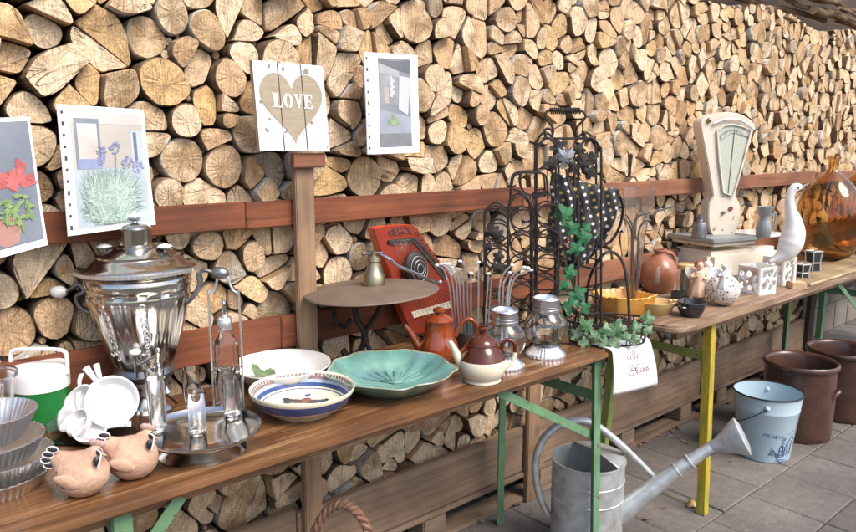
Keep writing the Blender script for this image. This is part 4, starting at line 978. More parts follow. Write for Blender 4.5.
# --- glass lantern jars
def jar(px, py, s_, label):
    a = At(px, py); k = a.k*s_; v = a.t*s_
    t = thing('glass_jar', label, 'jar', a.p, CR, 'round glass jars with metal necks and ribbed feet')
    MB().lathe([(20.5*k,0),(21*k,2*v),(19.5*k,4*v),(13*k,9.5*v),(12*k,11*v)], 132, mod=lambda th,i,r: r*(1+.022*cos(33*th))).build('ribbed_foot', M['tealrim'] if 0 else M['alu'], t, ang=70)
    MB().lathe([(11*k,11*v),(17*k,15*v),(21.5*k,23*v),(22.2*k,29*v),(20.5*k,37*v),(15.5*k,43*v),(13*k,45.5*v),(12.5*k,45.5*v),(15*k,42.4*v),(20*k,36.7*v),(21.7*k,29*v),(21*k,23.3*v),(16.5*k,15.6*v),(.0001,12.5*v)], 56).build('globe', M['glass'], t)
    MB().lathe([(13.6*k,44*v),(14*k,45*v),(14*k,48*v),(13.4*k,48.6*v),(13.4*k,57*v),(14*k,58*v),(13.2*k,59*v),(12.6*k,58*v),(12.6*k,45*v)], 48).build('neck_band', M['brass'] if 0 else M['alu'], t)
    b_ = MB(); b_.tube([(13.9*k*cos(q),13.9*k*sin(q),50*v+6*v*max(0,sin(q))) for q in [2*pi*i/30 for i in range(30)]], .6*k, 6, closed=True); b_.build('wire_bail', M['steel'], t)
    return t, a, k, v
jar(504,366,.98,'nearer round glass jar with metal neck, bent rods standing in it')
jar(545,355,1.0,'farther round glass jar with metal neck, beside the ivy basket')
a = At(471,349); t = thing('rod_tin', 'low dark tin holding silver rods, hidden behind the two teapots', 'tin', a.p, CR)
MB().lathe([(22*a.k,0),(23*a.k,.003),(23*a.k,22*a.t),(22.2*a.k,22*a.t),(22*a.k,.006),(.001,.005)], 40, mod=lambda th,i,r: r).build('body', M['steel'], t)

# --- bent metal rods
def rod(x0, y0, pts, d, label, base=TZ+.02, knob_=True):
    a = At(x0, y0)
    t = thing('bent_rod', label, 'rod', a.p+Vector((0,0,.012)), CR, 'silver rods with bent white-tipped ends')
    q = spline([(a.P(px,py)[0], d*(1-(0 if py > 330 else .5)), a.P(px,py)[2]-.012) for px,py in [(x0,y0-5)]+pts], 5)
    MB().tube(q, .85*a.t, 6).build('shaft', M['tin'], t)
    e = q[-1]; MB().ball((e.x,e.y,e.z), 1.7*a.t, 8, 0, (1.3,1,.9)).build('tip', M['plastic'], t)
rd = [(455,349,[(452,310),(449,285),(444,270),(437,265)],'leftmost, curling over the zither'),(457,350,[(455,310),(453,285),(448,270),(441,264.5)],'second from the left'),(460,351,[(458,310),(456,282),(451,269),(445,264)],'third from the left'),
 (463,350,[(461,310),(459,280),(455,267),(449,264)],'fourth from the left'),(466,349,[(464,310),(463,280),(459,270),(453,268)],'fifth from the left, with a low curl'),(470,348,[(468,305),(467,275),(464,265),(460,261.5)],'tall hooked one, sixth from the left'),(472,351,[(471,310),(471,273)],'short straight one, seventh from the left'),
 (478,350,[(478.5,300),(478.5,262)],'straight middle one'),(484,349,[(487,300),(488.5,274)],'straight one right of the middle'),(487,348,[(490,300),(492,272),(495,263)],'one leaning right behind the nearer jar'),
 (502,356,[(499,300),(501,280),(506,270),(512,265)],'leftmost of those in the nearer jar'),(503,356,[(503,305),(504,285),(508,276),(510,273)],'short one inside the nearer jar'),(505,356,[(506,305),(509,285),(516,272),(528,268)],'long curved one in the nearer jar'),
 (507,356,[(509,305),(512,285),(518,275),(531,270)],'rightmost of those in the nearer jar'),(506,356,[(507,305),(510,282),(514,273),(524,267)],'highest curved one in the nearer jar')]
for i,(x0,y0,pts,w_) in enumerate(rd): rod(x0, y0, pts, .004*((i*5)%7-3), 'silver rod with white tip, '+w_)
# ================================================================== BACK ROW, TABLE 1
# --- zither: slab leaning on the lower rail
ZY = 1.715
def zp(px, py, Y=ZY): p,_ = WY(px,py,Y); return p
za = zp(430,330)
t = thing('red_zither', 'worn red zither leaning behind the brown lamp shade, its strings up', 'zither', (za.x, ZY, TZ))
def zl(px, py): p = zp(px,py); return (p.x-za.x, p.z-TZ)
out = [(373,229),(384,226.5),(400,225.5),(413,225),(418,229),(437,258),(452,276),(465,294),(470,312),(471,332),(413,334),(405,318),(397,299),(390,272),(381,252)]
MB().prism([zl(*p) for p in out], 0, .034, 0, mis=1).build('body', [M['red'],M['redside']], t, bevel=.002)
def zstrip(pts, w_, name, m_, lift=-.0012, closed=False):
    mb = MB(); mb.tube([(zl(*p)[0],lift,zl(*p)[1]) for p in pts], w_, 6, closed=closed); return mb.build(name, m_, t)
zstrip([(387,242),(389,243),(414,239.5),(417,242),(446,276)], .0045, 'black_inlay', M['black'])
m = MB(); m.prism([zl(*p) for p in [(388,240),(390,245),(413,242),(443,279),(447,276),(416,237)]], -.004, -.001); m.build('bridge', M['dark'], t)
m = MB(); m.prism([zl(*p) for p in [(388,231),(395,228),(404,228),(413,229),(413,234),(405,233),(398,235),(389,236)]], -.0015, -.0005); m.build('floral_decal', mat('floral_decal', (.05,.02,.02), (.30,.05,.03), scale=150, rough=.5, lo=.48, hi=.56), t)
m = MB(); m.prism([zl(*p) for p in [(411,312),(413,318),(452,307),(450,301)]], -.003, -.0005); m.build('fretboard', M['ivory'], t)
m = MB()
for i in range(18):
    f_ = i/17; x0 = 412+39*f_; y0 = 312.2-10.8*f_; p, q = zl(x0,y0), zl(x0+1.2,y0+(5 if i%3 == 0 else 3)); m.tube([(p[0],-.0035,p[1]),(q[0],-.0035,q[1])], .0006, 4)
m.build('fret_mark', M['black'], t)
m = MB()
for i in range(16):
    f_ = i/15; a0 = zl(392+22*f_, 240-1*f_); a1 = zl(416+46*f_, 311-10*f_); m.tube([(a0[0],-.005,a0[1]),(a1[0],-.005,a1[1])], .00045, 4)
tag(m.build('strings', M['tin'], t))
m = MB()
for i in range(15):
    f_ = i/14; p = zl(416+27*f_, 232+36*f_); m.tube([(p[0],-.009,p[1]),(p[0],0,p[1])], .0022, 6)
m.build('tuning_pins', M['steel'], t)
# skimmer hanging on the zither
t = thing('skimmer', 'round metal skimmer with bent handle hanging over the red zither', 'skimmer', zp(416,268,1.69), 0)
kk = WY(416,268,1.69)[1]
m = MB(); m.ball((0,0,0), 18*kk, 26, 0, (.78,.30,1.0)); m.xf(Matrix.Rotation(radians(-22),4,'Y')); m.build('scoop', M['iron'], t)
m = MB()
for r_ in (5,9,13): m.tube([(r_*.78*kk*cos(q), -.012*(1-(r_/18)**2)-.012, r_*kk*sin(q)) for q in [2*pi*i/24 for i in range(24)]], .0012, 5, closed=True)
m.xf(Matrix.Rotation(radians(-22),4,'Y')); m.build('ring', M['tin'], t)
cvt = lambda px,py,d=0: ((px-416)*kk/.72, d, (268-py)*kk)
MB().tube(spline([cvt(386,250,.015),cvt(390,255,-.01),cvt(396,262,-.015),cvt(408,270,-.03),cvt(417,277,-.045),cvt(425,282,-.045),cvt(430,283,-.045)],5), .0052, 8).build('handle', M['chrome'], t)
MB().ball(cvt(430,283,-.045), .008, 10).build('knob', M['alu'], t)

# --- brown enamel lamp shade on scrolled iron foot
a = At(361,362); u = a.t; k = a.k; z = a.Z
t = thing('table_lamp', 'old lamp with wide brown enamel shade on a scrolled black iron foot', 'lamp', a.p, CR)
R = 66*k; cx_ = 14*u
MB().lathe([(R*.99,z(291.5)),(R*.985,z(290.8)),(R*.72,z(288)),(R*.45,z(286.4)),(R*.2,z(285.6)),(.0001,z(285.4)),(.0001,z(284.6)),(R*.2,z(284.8)),(R*.46,z(285.6)),(R*.74,z(287.2)),(R*.97,z(289.8)),(R*1.005,z(290.8)),(R*1.005,z(291.5))], 64, mod=lambda th,i,r: r*(1+.012*cos(3*th)+.006*cos(11*th))).build('lamp_shade', M['shade'], t, ang=70, loc=(cx_,0,0), rot=(0,radians(-2.5),0))
MB().lathe([(11*k,z(285)),(11*k,z(276)),(9*k,z(273)),(7*k,z(268)),(6*k,z(262)),(7*k,z(261)),(6.5*k,z(258)),(4*k,z(256)),(2.4*k,z(255)),(2.2*k,z(251)),(.001,z(250.8))], 28, c=(cx_,0)).build('burner', M['brass'], t)
m = MB(); m.tube([(cx_-10*u,0,z(254)),(cx_+9*u,0,z(252.5))], 1.1*u, 8); m.ball((cx_-10*u,0,z(254)), 2*u, 8); m.build('key_bar', M['steel'], t)
m = MB()
m.tube(spline([a.P(347,301),a.P(337,303),a.P(334,313),a.P(338,324),a.P(346,326),a.P(350,319)],6), 4.2*u, 8, flat=.5)
m.tube(spline([a.P(352,298),a.P(357,318),a.P(364,332),a.P(362,348),a.P(350,357),a.P(343,350)],6), 6.0*u, 8, flat=.5)
m.tube(spline([a.P(385,296),a.P(375,316),a.P(366,332),a.P(370,350),a.P(382,356)],6), 4.6*u, 8, flat=.5)
m.tube([(cx_,0,z(268)),(cx_,0,z(300))], 3*u, 10); m.tube([a.P(338,301),a.P(400,299)], 2*u, 8)
m.build('iron_bracket', M['iron'], t)
MB().lathe([(24*k,0),(25*k,.006),(20*k,.012),(6*k,.016),(.0001,.018)], 40).build('foot', M['iron'], t)

# --- wine rack
a = At(518,343); u = a.t
t = thing('wine_rack', 'black wrought-iron wine rack of ring rows behind the bent rods', 'wine rack', a.p, CR)
def ring(mb, cx, cy_, r, d, w_=.75, sy=1): mb.tube([((cx-a.px)*u+r*u*cos(q), d, (a.py-cy_)*u+r*sy*u*sin(q)) for q in [2*pi*i/26 for i in range(26)]], w_*u, 6, closed=True)
for d in (-.055,.055):
    m = MB(); ex = 3 if d > 0 else 0
    for x in (483,506.5,530,555): m.tube([a.P(x+ex,213,d),a.P(x+ex,343,d)], .95*u, 6)
    for xa,xb,yt in ((483,506.5,207),(506.5,530,198),(530,555,196)):
        m.tube(spline([a.P(xa+ex,216,d),a.P(xa+3+ex,yt+2,d),a.P((xa+xb)/2+ex,yt-3,d),a.P(xb-3+ex,yt+2,d),a.P(xb+ex,216,d)],6), .95*u, 6)
    m.tube(spline([a.P(509+ex,200,d),a.P(511+ex,178,d),a.P(519+ex,172.5,d),a.P(533+ex,172,d),a.P(543+ex,176,d),a.P(545+ex,198,d)],6), .95*u, 6)
    m.tube(spline([a.P(519+ex,172,d),a.P(519+ex,186,d),a.P(527+ex,195,d),a.P(541+ex,195,d),a.P(545+ex,186,d)],5), .75*u, 6)
    m.tube(spline([a.P(512+ex,190,d),a.P(520+ex,193,d),a.P(527+ex,202,d),a.P(534+ex,193,d),a.P(543+ex,190,d)],5), .75*u, 6)
    for y in (342,): m.tube([a.P(483+ex,y,d),a.P(555+ex,y,d)], .95*u, 6)
    m.build('frame_panel', M['iron'], t)
for c_,(x,ys) in enumerate(((494.7,(232,256,280,304,328)),(518.2,(219,243,267,291,315,334)),(542.5,(214,238,262,286,310,332)))):
    for y in ys:
        m = MB(); ring(m, x, y, 11.2, -.055, .85); ring(m, x+3, y, 11.2, .055, .85); m.tube([a.P(x,y+11.2,-.055),a.P(x+3,y+11.2,.055)], .7*u, 6); m.tube([a.P(x-11,y,-.055),a.P(x-8,y,.055)], .7*u, 6)
        m.build('bottle_ring', M['iron'], t)
def leaf3(mb, pts_c, s_, rot, d, lobes=5, mi=0, wav=.25, dep=.0015):
    """an embossed lobed metal leaf"""
    x0, _, z0 = pts_c; o = leaf_outline(0,0,s_,rot,lobes); n = len(o)
    vs = [(x0,d-s_*.12,z0)]+[(x0+x*.5,d-s_*.10+wav*s_*.12*cos(5*2*pi*i/n),z0+y*.5) for i,(x,y) in enumerate(o)]+[(x0+x,d+wav*s_*cos(3*2*pi*i/n+rot)*.4,z0+y) for i,(x,y) in enumerate(o)]
    m_ = len(vs); vs += [(v[0],v[1]+dep,v[2]) for v in vs]
    f = [(0,1+i,1+(i+1)%n) for i in range(n)]+[(1+i,1+n+i,1+n+(i+1)%n,1+(i+1)%n) for i in range(n)]
    f += [tuple(reversed([q+m_ for q in g_])) for g_ in f]+[(1+n+i,1+n+i+m_,1+n+(i+1)%n+m_,1+n+(i+1)%n) for i in range(n)]
    mb.add(vs, f, mi); return mb
for x,y,s_,r_ in ((489,228,9,.4),(497,233,8,2.2),(487,243,7,4),(496,254,8,1.3),(499,264,8,3),(492,262,5,5)):
    m = MB(); leaf3(m, a.P(x,y), s_*u, r_, -.07); m.build('iron_leaf', M['iron'], t)

# --- tall bottle carrier
a = At(566,338); u = a.t
t = thing('bottle_carrier', 'tall black wire bottle carrier with coiled handle and painted metal vine', 'bottle carrier', a.p, CR)
for d in (-.07,.07):
    m = MB(); e = 0 if d < 0 else 5; dy = 0 if d < 0 else -6
    for xa,xb in ((533.5,554.5),(574,596)):
        m.tube(spline([a.P(xa+e,340+dy,d),a.P(xa+e,250+dy,d),a.P(xa+e,160+dy,d),a.P(xa+2+e,146+dy,d),a.P((xa+xb)/2+e,138+dy,d),a.P(xb-2+e,146+dy,d),a.P(xb+e,160+dy,d),a.P(xb+e,250+dy,d),a.P(xb+e,340+dy,d)],6), 1.15*u, 7)
    for y in (246,300,338): m.tube([a.P(533.5+e,y+dy,d),a.P(596+e,y+dy,d)], 1.0*u, 6)
    m.tube(spline([a.P(574+e,205+dy,d),a.P(579+e,211+dy,d),a.P(586+e,206+dy,d),a.P(592+e,211+dy,d),a.P(596+e,203+dy,d)],5), .8*u, 6)
    m.build('arch_panel', M['iron'], t)
m = MB()
for x,y in ((533.5,246),(596,246),(533.5,338),(596,338),(554.5,338),(574,338),(533.5,300),(596,300)): m.tube([a.P(x,y,-.07),a.P(x+5,y-6,.07)], .9*u, 6)
for x,y in ((544,300),(585,300),(565,300),(544,262),(585,262),(565,262)):
    MB().tube([((x+2-a.px)*u+12*u*cos(q), .07*sin(q)*.9, (a.py-y)*u+2*u*sin(q)) for q in [2*pi*i/24 for i in range(24)]], .8*u, 6, closed=True).build('bottle_ring', M['iron'], t)
m.build('cross_wires', M['iron'], t)
h_ = MB()
h_.tube([a.P(542,138.5),a.P(592,138.5)], 1.1*u, 6)
h_.tube(spline([a.P(547,135),a.P(544.5,131),a.P(548,128.5),a.P(552,131),a.P(552,136),a.P(549,140)],5)[:18], 1.2*u, 7)
h_.tube(spline([a.P(545,134),a.P(545.5,137),a.P(550,138),a.P(553,133),a.P(552,126),a.P(547,120),a.P(545,115),a.P(548,111),a.P(553,111),a.P(578,111),a.P(583,112),a.P(585.5,116),a.P(583,121),a.P(578,126),a.P(576,133),a.P(579,138),a.P(584,137.5),a.P(585,134),a.P(582,131)],5), 1.2*u, 7)
h_.build('handle', M['iron'], t)
hc = MB(); coil = [(a.P(550+30.5*i/210,111)[0], 2.6*u*cos(2*pi*i/14), a.P(565,111)[2]+2.6*u*sin(2*pi*i/14)) for i in range(211)]
hc.tube(coil, .8*u, 5); hc.build('coil_grip', M['iron'], t)
for x,y,s_,r_ in ((560,158,14,1.9),(553,148,11,.6),(549,163,10,3.2),(568,166,9,5.2),(577,163,12,1.2),(583,171,10,-.5),(574,150,9,2.5),(585,158,9,.4)):
    m = MB(); leaf3(m, a.P(x,y), s_*u*(1 if x < 570 else .95), r_, -.085, dep=.002); m.build('iron_leaf', M['steel'] if x == 560 else M['iron'], t)
m = MB(); m.tube(spline([a.P(561,168,-.085),a.P(564,185,-.08),a.P(570,200,-.08),a.P(566,222,-.085),a.P(574,245,-.085),a.P(566,268,-.085),a.P(572,300,-.085),a.P(568,325,-.08)],6), 1.0*u, 6); m.build('vine_stem', M['iron'], t)
for x,y,s_,r_ in ((559,213,13,2.0),(566,224,10,-.8),(577,234,11,1.4),(571,244,10,3.6),(579,225,7,.8),(563,268,10,1.2),(560,279,8,3.8),(571,288,11,.5),(566,298,12,4.4),(577,300,9,-1.0)):
    m = MB(); leaf3(m, a.P(x,y), s_*u, r_, -.098, 5, dep=.002); m.build('vine_leaf', M['ivy'], t)
for cx_,cy_ in ((562,240),(571,305)):
    m = MB()
    for i in range(7): m.ball(a.P(cx_+random.uniform(-4,4),cy_+random.uniform(-6,5),-.10+random.uniform(-.006,.004)), 1.5*u, 8)
    m.build('berries', M['berry'], t)

# --- polka-dot cloth hanging behind the carrier
m, nt_, b_ = new('polka_dot_cloth'); N = nt_.nodes; L = nt_.links
uvn = N.new('ShaderNodeUVMap'); uvn.uv_map = 'cloth'
mp_ = N.new('ShaderNodeMapping'); mp_.inputs['Rotation'].default_value = (0,0,.25); L.new(uvn.outputs[0], mp_.inputs[0])
vo_ = N.new('ShaderNodeTexVoronoi'); vo_.voronoi_dimensions = '2D'; vo_.inputs['Scale'].default_value = 1; vo_.inputs['Randomness'].default_value = .0; L.new(mp_.outputs[0], vo_.inputs['Vector'])
lt = N.new('ShaderNodeMath'); lt.operation = 'LESS_THAN'; lt.inputs[1].default_value = .21; L.new(vo_.outputs['Distance'], lt.inputs[0])
sp_ = N.new('ShaderNodeSeparateXYZ'); L.new(vo_.outputs['Position'], sp_.inputs[0])
q1 = N.new('ShaderNodeMath'); q1.operation = 'MULTIPLY_ADD'; q1.inputs[1].default_value = .5; q1.inputs[2].default_value = .25; L.new(sp_.outputs[0], q1.inputs[0])
q2 = N.new('ShaderNodeMath'); q2.operation = 'FRACT'; L.new(q1.outputs[0], q2.inputs[0])
q3 = N.new('ShaderNodeMath'); q3.operation = 'GREATER_THAN'; q3.inputs[1].default_value = .5; L.new(q2.outputs[0], q3.inputs[0])
c1_ = N.new('ShaderNodeMix'); c1_.data_type = 'RGBA'; c1_.inputs['A'].default_value = (.75,.74,.70,1); c1_.inputs['B'].default_value = (.50,.33,.10,1); L.new(q3.outputs[0], c1_.inputs['Factor'])
c2_ = N.new('ShaderNodeMix'); c2_.data_type = 'RGBA'; c2_.inputs['A'].default_value = (.018,.018,.022,1); L.new(lt.outputs[0], c2_.inputs['Factor']); L.new(c1_.outputs['Result'], c2_.inputs['B']); L.new(c2_.outputs['Result'], b_.inputs['Base Color']); setc(b_, Roughness=.75); b_.inputs['Sheen Weight'].default_value = .3
a = At(585,333); u = a.t
lf = [(553,172),(551,186),(552,202),(549,222),(548,240),(554,256),(560,266),(572,271)]
rt_ = [(621,190),(623,200),(619,213),(615,226),(608,240),(598,253),(588,264),(576,272)]
nv, nh = 42, 40
def along(pl, f):
    q = [Vector((p[0],p[1],0)) for p in pl]; i = f*(len(q)-1); j = min(int(i), len(q)-2); return q[j].lerp(q[j+1], i-j)
vs = []; uvc = []
for side in (0,1):
    for j in range(nv+1):
        f = j/nv; p0 = along(lf, f); p1 = along(rt_, f)
        for i in range(nh+1):
            g_ = i/nh; x = p0.x+(p1.x-p0.x)*g_; y = p0.y+(p1.y-p0.y)*g_+1.5*sin(pi*g_)*(1-f)
            bul = sin(pi*g_)**.7*sin(pi*min(1,f*1.0+.12))**.6
            fold = .010*sin(g_*13+f*5+1.5*sin(f*6))*min(1,f*2.5)+.005*sin(g_*29-f*9)+.006*sin(f*17+g_*5)
            d = (-.035*bul+fold) if side == 0 else (.022*bul+fold*.6+.004)
            vs.append(a.P(x, y, d+.022)); uvc.append((x/7.4, y/7.4))
n1 = (nv+1)*(nh+1); fs = []
for side in (0,1):
    for j in range(nv):
        for i in range(nh):
            q = side*n1+j*(nh+1)+i; f_ = (q,q+1,q+nh+2,q+nh+1); fs.append(f_ if side == 0 else f_[::-1])
edge = [i for i in range(nh+1)]+[j*(nh+1)+nh for j in range(1,nv+1)]+[nv*(nh+1)+i for i in range(nh-1,-1,-1)]+[j*(nh+1) for j in range(nv-1,0,-1)]
for i in range(len(edge)): p, q = edge[i], edge[(i+1)%len(edge)]; fs.append((p,p+n1,q+n1,q))
me = bpy.data.meshes.new('polka_dot_cloth'); me.from_pydata([tuple(v) for v in vs], [], fs); me.materials.append(m)
ul = me.uv_layers.new(name='cloth'); ul.data.foreach_set('uv', [c for l in me.loops for c in uvc[l.vertex_index]])
for p in me.polygons: p.use_smooth = True
me.update(); o = bpy.data.objects.new('polka_dot_bag', me); C.objects.link(o); o.location = a.p; o.rotation_euler = (0,0,CR)
tag(o, 'black cloth bag with white and gold polka dots, hanging behind the bottle carrier', 'bag')
m_ = MB().tube(spline([(*a.P(620,196)[:1],.0,a.P(620,196)[2]),a.P(623,210,.0),a.P(619,228,.0),a.P(611,241,.0),a.P(604,244,.01),a.P(600,236,.01)],6), 3.2*u, 8, flat=.35)
m_.build('strap', mat('black_webbing', (.02,.02,.022), (.04,.04,.045), scale=60, rough=.8), o)

# --- ivy wire basket
a = At(607,341); u = a.t; k = a.k
t = thing('ivy_basket', 'oval black wire basket trimmed with ivy leaves, price paper under it', 'basket', a.p, CR)
Rx, Ry = 41*u, .085; Hb = 22*u
ell = lambda sx, zz_, n=40: [(Rx*sx*cos(2*pi*i/n), Ry*sx*sin(2*pi*i/n), zz_) for i in range(n)]
sk = radians(0)
m = MB()
for sx, zz_, w_ in ((.90,.004,.9),(.95,Hb*.5,.7),(1,Hb,1.1)): m.tube(ell(sx,zz_), w_*u, 6, closed=True)
for i in range(26):
    c_, s_ = cos(2*pi*i/26), sin(2*pi*i/26); m.tube([(Rx*.9*c_,Ry*.9*s_,.004),(Rx*c_,Ry*s_,Hb)], .5*u, 5)
for i in range(7):
    x = -.8+1.6*i/6; y = sqrt(1-x*x)*.9; m.tube([(Rx*.9*x,-Ry*y,.004),(Rx*.9*x,Ry*y,.004)], .5*u, 5)
m.build('wire_body', M['iron'], t)
MB().tube(spline([a.P(590,322,.06),a.P(592,285,.05),a.P(600,258,.0),a.P(612,252,0),a.P(622,262,-.01),a.P(625,285,-.03),a.P(625,318,-.055)],6), 1.5*u, 8).build('handle', M['iron'], t)
m = MB(); rr = random.Random(9)
for i in range(46):
    x0 = rr.uniform(-.75,.75); y0 = rr.uniform(-.6,.6)*sqrt(1-x0*x0)
    p = Vector((x0*Rx, y0*Ry, rr.uniform(.35,.8)*Hb)); q = p+Vector((rr.uniform(-1,1)*.03, rr.uniform(-1,1)*.03, rr.uniform(-.3,1)*.015)); m.tube([p,(p+q)/2+Vector((0,0,.006)),q], .0028, 5)
m.build('dark_contents', M['iron'], t)
for x,y,s_,r_ in ((573,334,10,1.2),(581,326,11,2.2),(580,341,9,4.4),(589,334,10,-.3),(599,330,10,1.7),(597,341,8,4.9),(609,328,12,1.4),(608,341,9,4.2),(617,335,7,.2),(628,327,9,1.8),(627,338,8,4.7),(641,319,10,1.5),(642,329,8,4.4)):
    xl = (x-a.px)*u; yl = -Ry*sqrt(max(0,1-(xl/Rx)**2))-.008
    dzc = -yl*sin(PITCH+.14)      # the nearer rim sits lower in the view
    m = MB(); leaf3(m, (xl,0,(a.py-y)*u*1.0-0+(-yl)*.22), s_*u, r_, yl, 5, dep=.002); m.build('ivy_leaf', M['ivyp'], t)

# --- price paper hanging over the table front edge
c0 = [(613,352),(650.5,340),(655,384),(611.5,395)]
fy = 1.262
pa = WY(613,352,fy)[0]
t = thing('price_paper', 'white paper price note in red handwriting hanging over the table edge', 'price note', (pa.x, fy, TZ))
lx_ = lambda px,py,Y=fy: ((WY(px,py,Y)[0]-Vector((pa.x,fy,TZ))))
# hanging sheet: grid between the four traced corners, slightly curled, then folded back over the table top
TL, TR, BR, BL = [lx_(px,py,fy-.012) for px,py in c0]
ny, nx = 14, 10; vs = []
def sheet(fu, fv):
    p = TL.lerp(TR, fu).lerp(BL.lerp(BR, fu), fv); p.y = -.010-.014*sin(fv*2.2)*(.6+.4*fu)-.004*sin(fu*pi); return p
TLz = .0045
top_back = [Vector((TL.x+(TR.x-TL.x)*i/nx, .075, TLz)) for i in range(nx+1)]
rows = [top_back, [Vector((TL.x+(TR.x-TL.x)*i/nx, .004, TLz+.0005)) for i in range(nx+1)]]
for j in range(ny+1): rows.append([sheet(i/nx, j/ny) if j else Vector((TL.x+(TR.x-TL.x)*i/nx, -.009, min(TLz-.004, (TL.z+(TR.z-TL.z)*i/nx)))) for i in range(nx+1)])
vs = [p for r_ in rows for p in r_]; m = MB(); m.add(vs, [(j*(nx+1)+i, j*(nx+1)+i+1, (j+1)*(nx+1)+i+1, (j+1)*(nx+1)+i) for j in range(len(rows)-1) for i in range(nx)])
m.build('sheet', M['paper'], t, ang=80, solid=.0006)
def ink(strokes, w_, name, m_, par, fn):
    mb = MB()
    for s_ in strokes: mb.tube([fn(*p) for p in spline([(q[0],q[1],0) for q in s_], 5) for p in [(p.x,p.y)]], w_, 5)
    return mb.build(name, m_, par)
def onp(px, py):          # invert the sheet mapping roughly: pixel -> u,v on the quad
    best = None; 
    fv = (py-(352+(340-352)*((px-613)/37.5)))/43.5; xl_ = 613-1.5*fv; xr_ = 650.5+4.5*fv; fu = (px-xl_)/(xr_-xl_)
    p = sheet(min(1,max(0,fu)), min(1,max(0,fv))); return (p.x, p.y-.0012, p.z)
ink([[(628,355.4),(626,354.8),(624.8,356.8),(625.8,358.6),(627.6,357.2)],[(628.2,354.8),(628,358.2),(628.8,358.4)],[(630.6,350.2),(629.9,357.6),(630.8,358)],[(632.6,350),(632,357.2),(632.9,357.6)],[(634.2,355.6),(636,354.4),(635.2,352.8),(633.9,354.8),(634.8,357.2),(636.6,356.4)]], .0008, 'alle_lettering', M['wine'], t, onp)
ink([[(626.2,366),(628.4,364.2),(629.2,366.2),(627,368.6),(629.6,369.2),(629.4,373),(626.6,374.6),(624.6,372.8)],
     [(636,362.4),(632.8,363.6),(631.6,368),(633,371.6),(635.4,370)],[(630.8,367.4),(634.4,366.2)],[(631,369),(634,368)],
     [(636.2,366.6),(636.2,369.4),(637.4,370),(638.6,368.4),(638.6,365.8),(638.8,369.4)],[(640,366),(640.2,369),(640,367),(641.4,365.6)],
     [(642.6,366.2),(642,368),(643,368.8),(644.2,366.8),(643,365),(642.4,366.2)]], .001, 'three_euro_lettering', M['wine'], t, onp)

# ================================================================== TABLE 2
# trumpet vase in wire stand
a = At(633,306); u = a.t; k = a.k
t = thing('trumpet_vase', 'tall smoky glass trumpet vase in a branching wire stand', 'vase', a.p, CR)
z = a.Z
sq4 = lambda th,i,r: r*(1+.07*cos(4*th))
pr = [(4.5*k,z(303)),(4.5*k,z(297)),(5.5*k,z(275)),(8*k,z(240)),(11.5*k,z(212)),(15.5*k,z(188)),(14.9*k,z(188)),(10.9*k,z(212)),(7.4*k,z(240)),(4.9*k,z(275)),(3.6*k,z(297)),(.001,z(299))]
MB().lathe(pr, 40, mod=sq4).build('glass', glassm('smoky_glass', (.92,.90,.90), .08, 1.45), t)
m = MB(); m.lathe([(12*k,0),(12.5*k,.003),(6*k,.008),(.001,.009)], 28)
for sx in (-1,1):
    m.tube(spline([a.P(633+1.5*sx,304,-.01),a.P(633+3*sx,270,-.02),a.P(633+3.5*sx,232,-.03),a.P(633+9*sx,220,-.035),a.P(633+15*sx,217+3*sx,-.035)],6), .9*u, 6)
m.tube(spline([a.P(633,304,-.02),a.P(631,260,-.035),a.P(631,225,-.04),a.P(637,214,-.05),a.P(655,209,-.06),a.P(667,205,-.07)],6), .9*u, 6)
m.tube(spline([a.P(631,240,-.04),a.P(629,224,-.045),a.P(622,213,-.05)],6), .9*u, 6)
m.build('wire_stand', M['steel'], t)
# yellow square dish
a = At(622,311); u = a.t; k = a.k
t = thing('yellow_dish', 'deep yellow square baking dish with scalloped corners, behind the ivy basket', 'dish', a.p, CR)
sqd = lambda th,i,r: r/max(abs(cos(th-.35)),abs(sin(th-.35)))**.72*.92 if r > .001 else r
h = 17*u
mm = MB().lathe([(24*k,0),(25*k,.003),(29*k,h*.9),(30*k,h),(29*k,h+.003),(26.5*k,h*.9),(23*k,.008),(.001,.007)], 96, mod=sqd)
for v in mm.v:
    th = atan2(v.y,v.x)-.35
    if v.z > h*.85: v.z += .009*max(0,abs(sin(2*th)))**6 + .002*cos(24*th)
mm.build('dish', M['gold'], t, ang=70)
a = At(656,313); u = a.t; k = a.k
t = thing('gratin_dish', 'honey-coloured shallow gratin dish with two ring handles', 'dish', a.p, CR+.15)
h = 12*u
MB().lathe([(14*k,0),(15*k,.002),(19.5*k,h*.85),(20.5*k,h),(19.8*k,h+.002),(18*k,h*.8),(13*k,.006),(.001,.005)], 48, mod=lambda th,i,r: r*(1-.18*abs(sin(th))**2)).build('dish', M['ochre'], t)
for sx in (-1,1):
    MB().tube(spline([(sx*17*k,-.018,h*.7),(sx*24*k,-.014,h*.75),(sx*25.5*k,0,h*.8),(sx*24*k,.014,h*.9),(sx*17*k,.018,h*.9)],5), 1.7*u, 8).build('handle', M['ochre'], t)
a = At(691,316); u = a.t; k = a.k; h = 15*u
t = thing('black_bowl', 'small shiny black bowl between the gratin dish and the patterned ball', 'bowl', a.p, CR)
MB().lathe([(9*k,0),(10*k,.002),(14*k,h*.5),(15*k,h*.95),(14.6*k,h),(13.6*k,h*.9),(12.4*k,h*.5),(8*k,.006),(.001,.005)], 40, mod=lambda th,i,r: r*(1+.03*cos(6*th))).build('bowl', M['blackg'], t)
MB().tube(spline([(-13*k,-.02,h*.8),(-16*k,-.03,h*.75),(-13*k,-.038,h*.7),(-8*k,-.035,h*.7)],5), 1.2*u, 7).build('handle', M['blackg'], t)
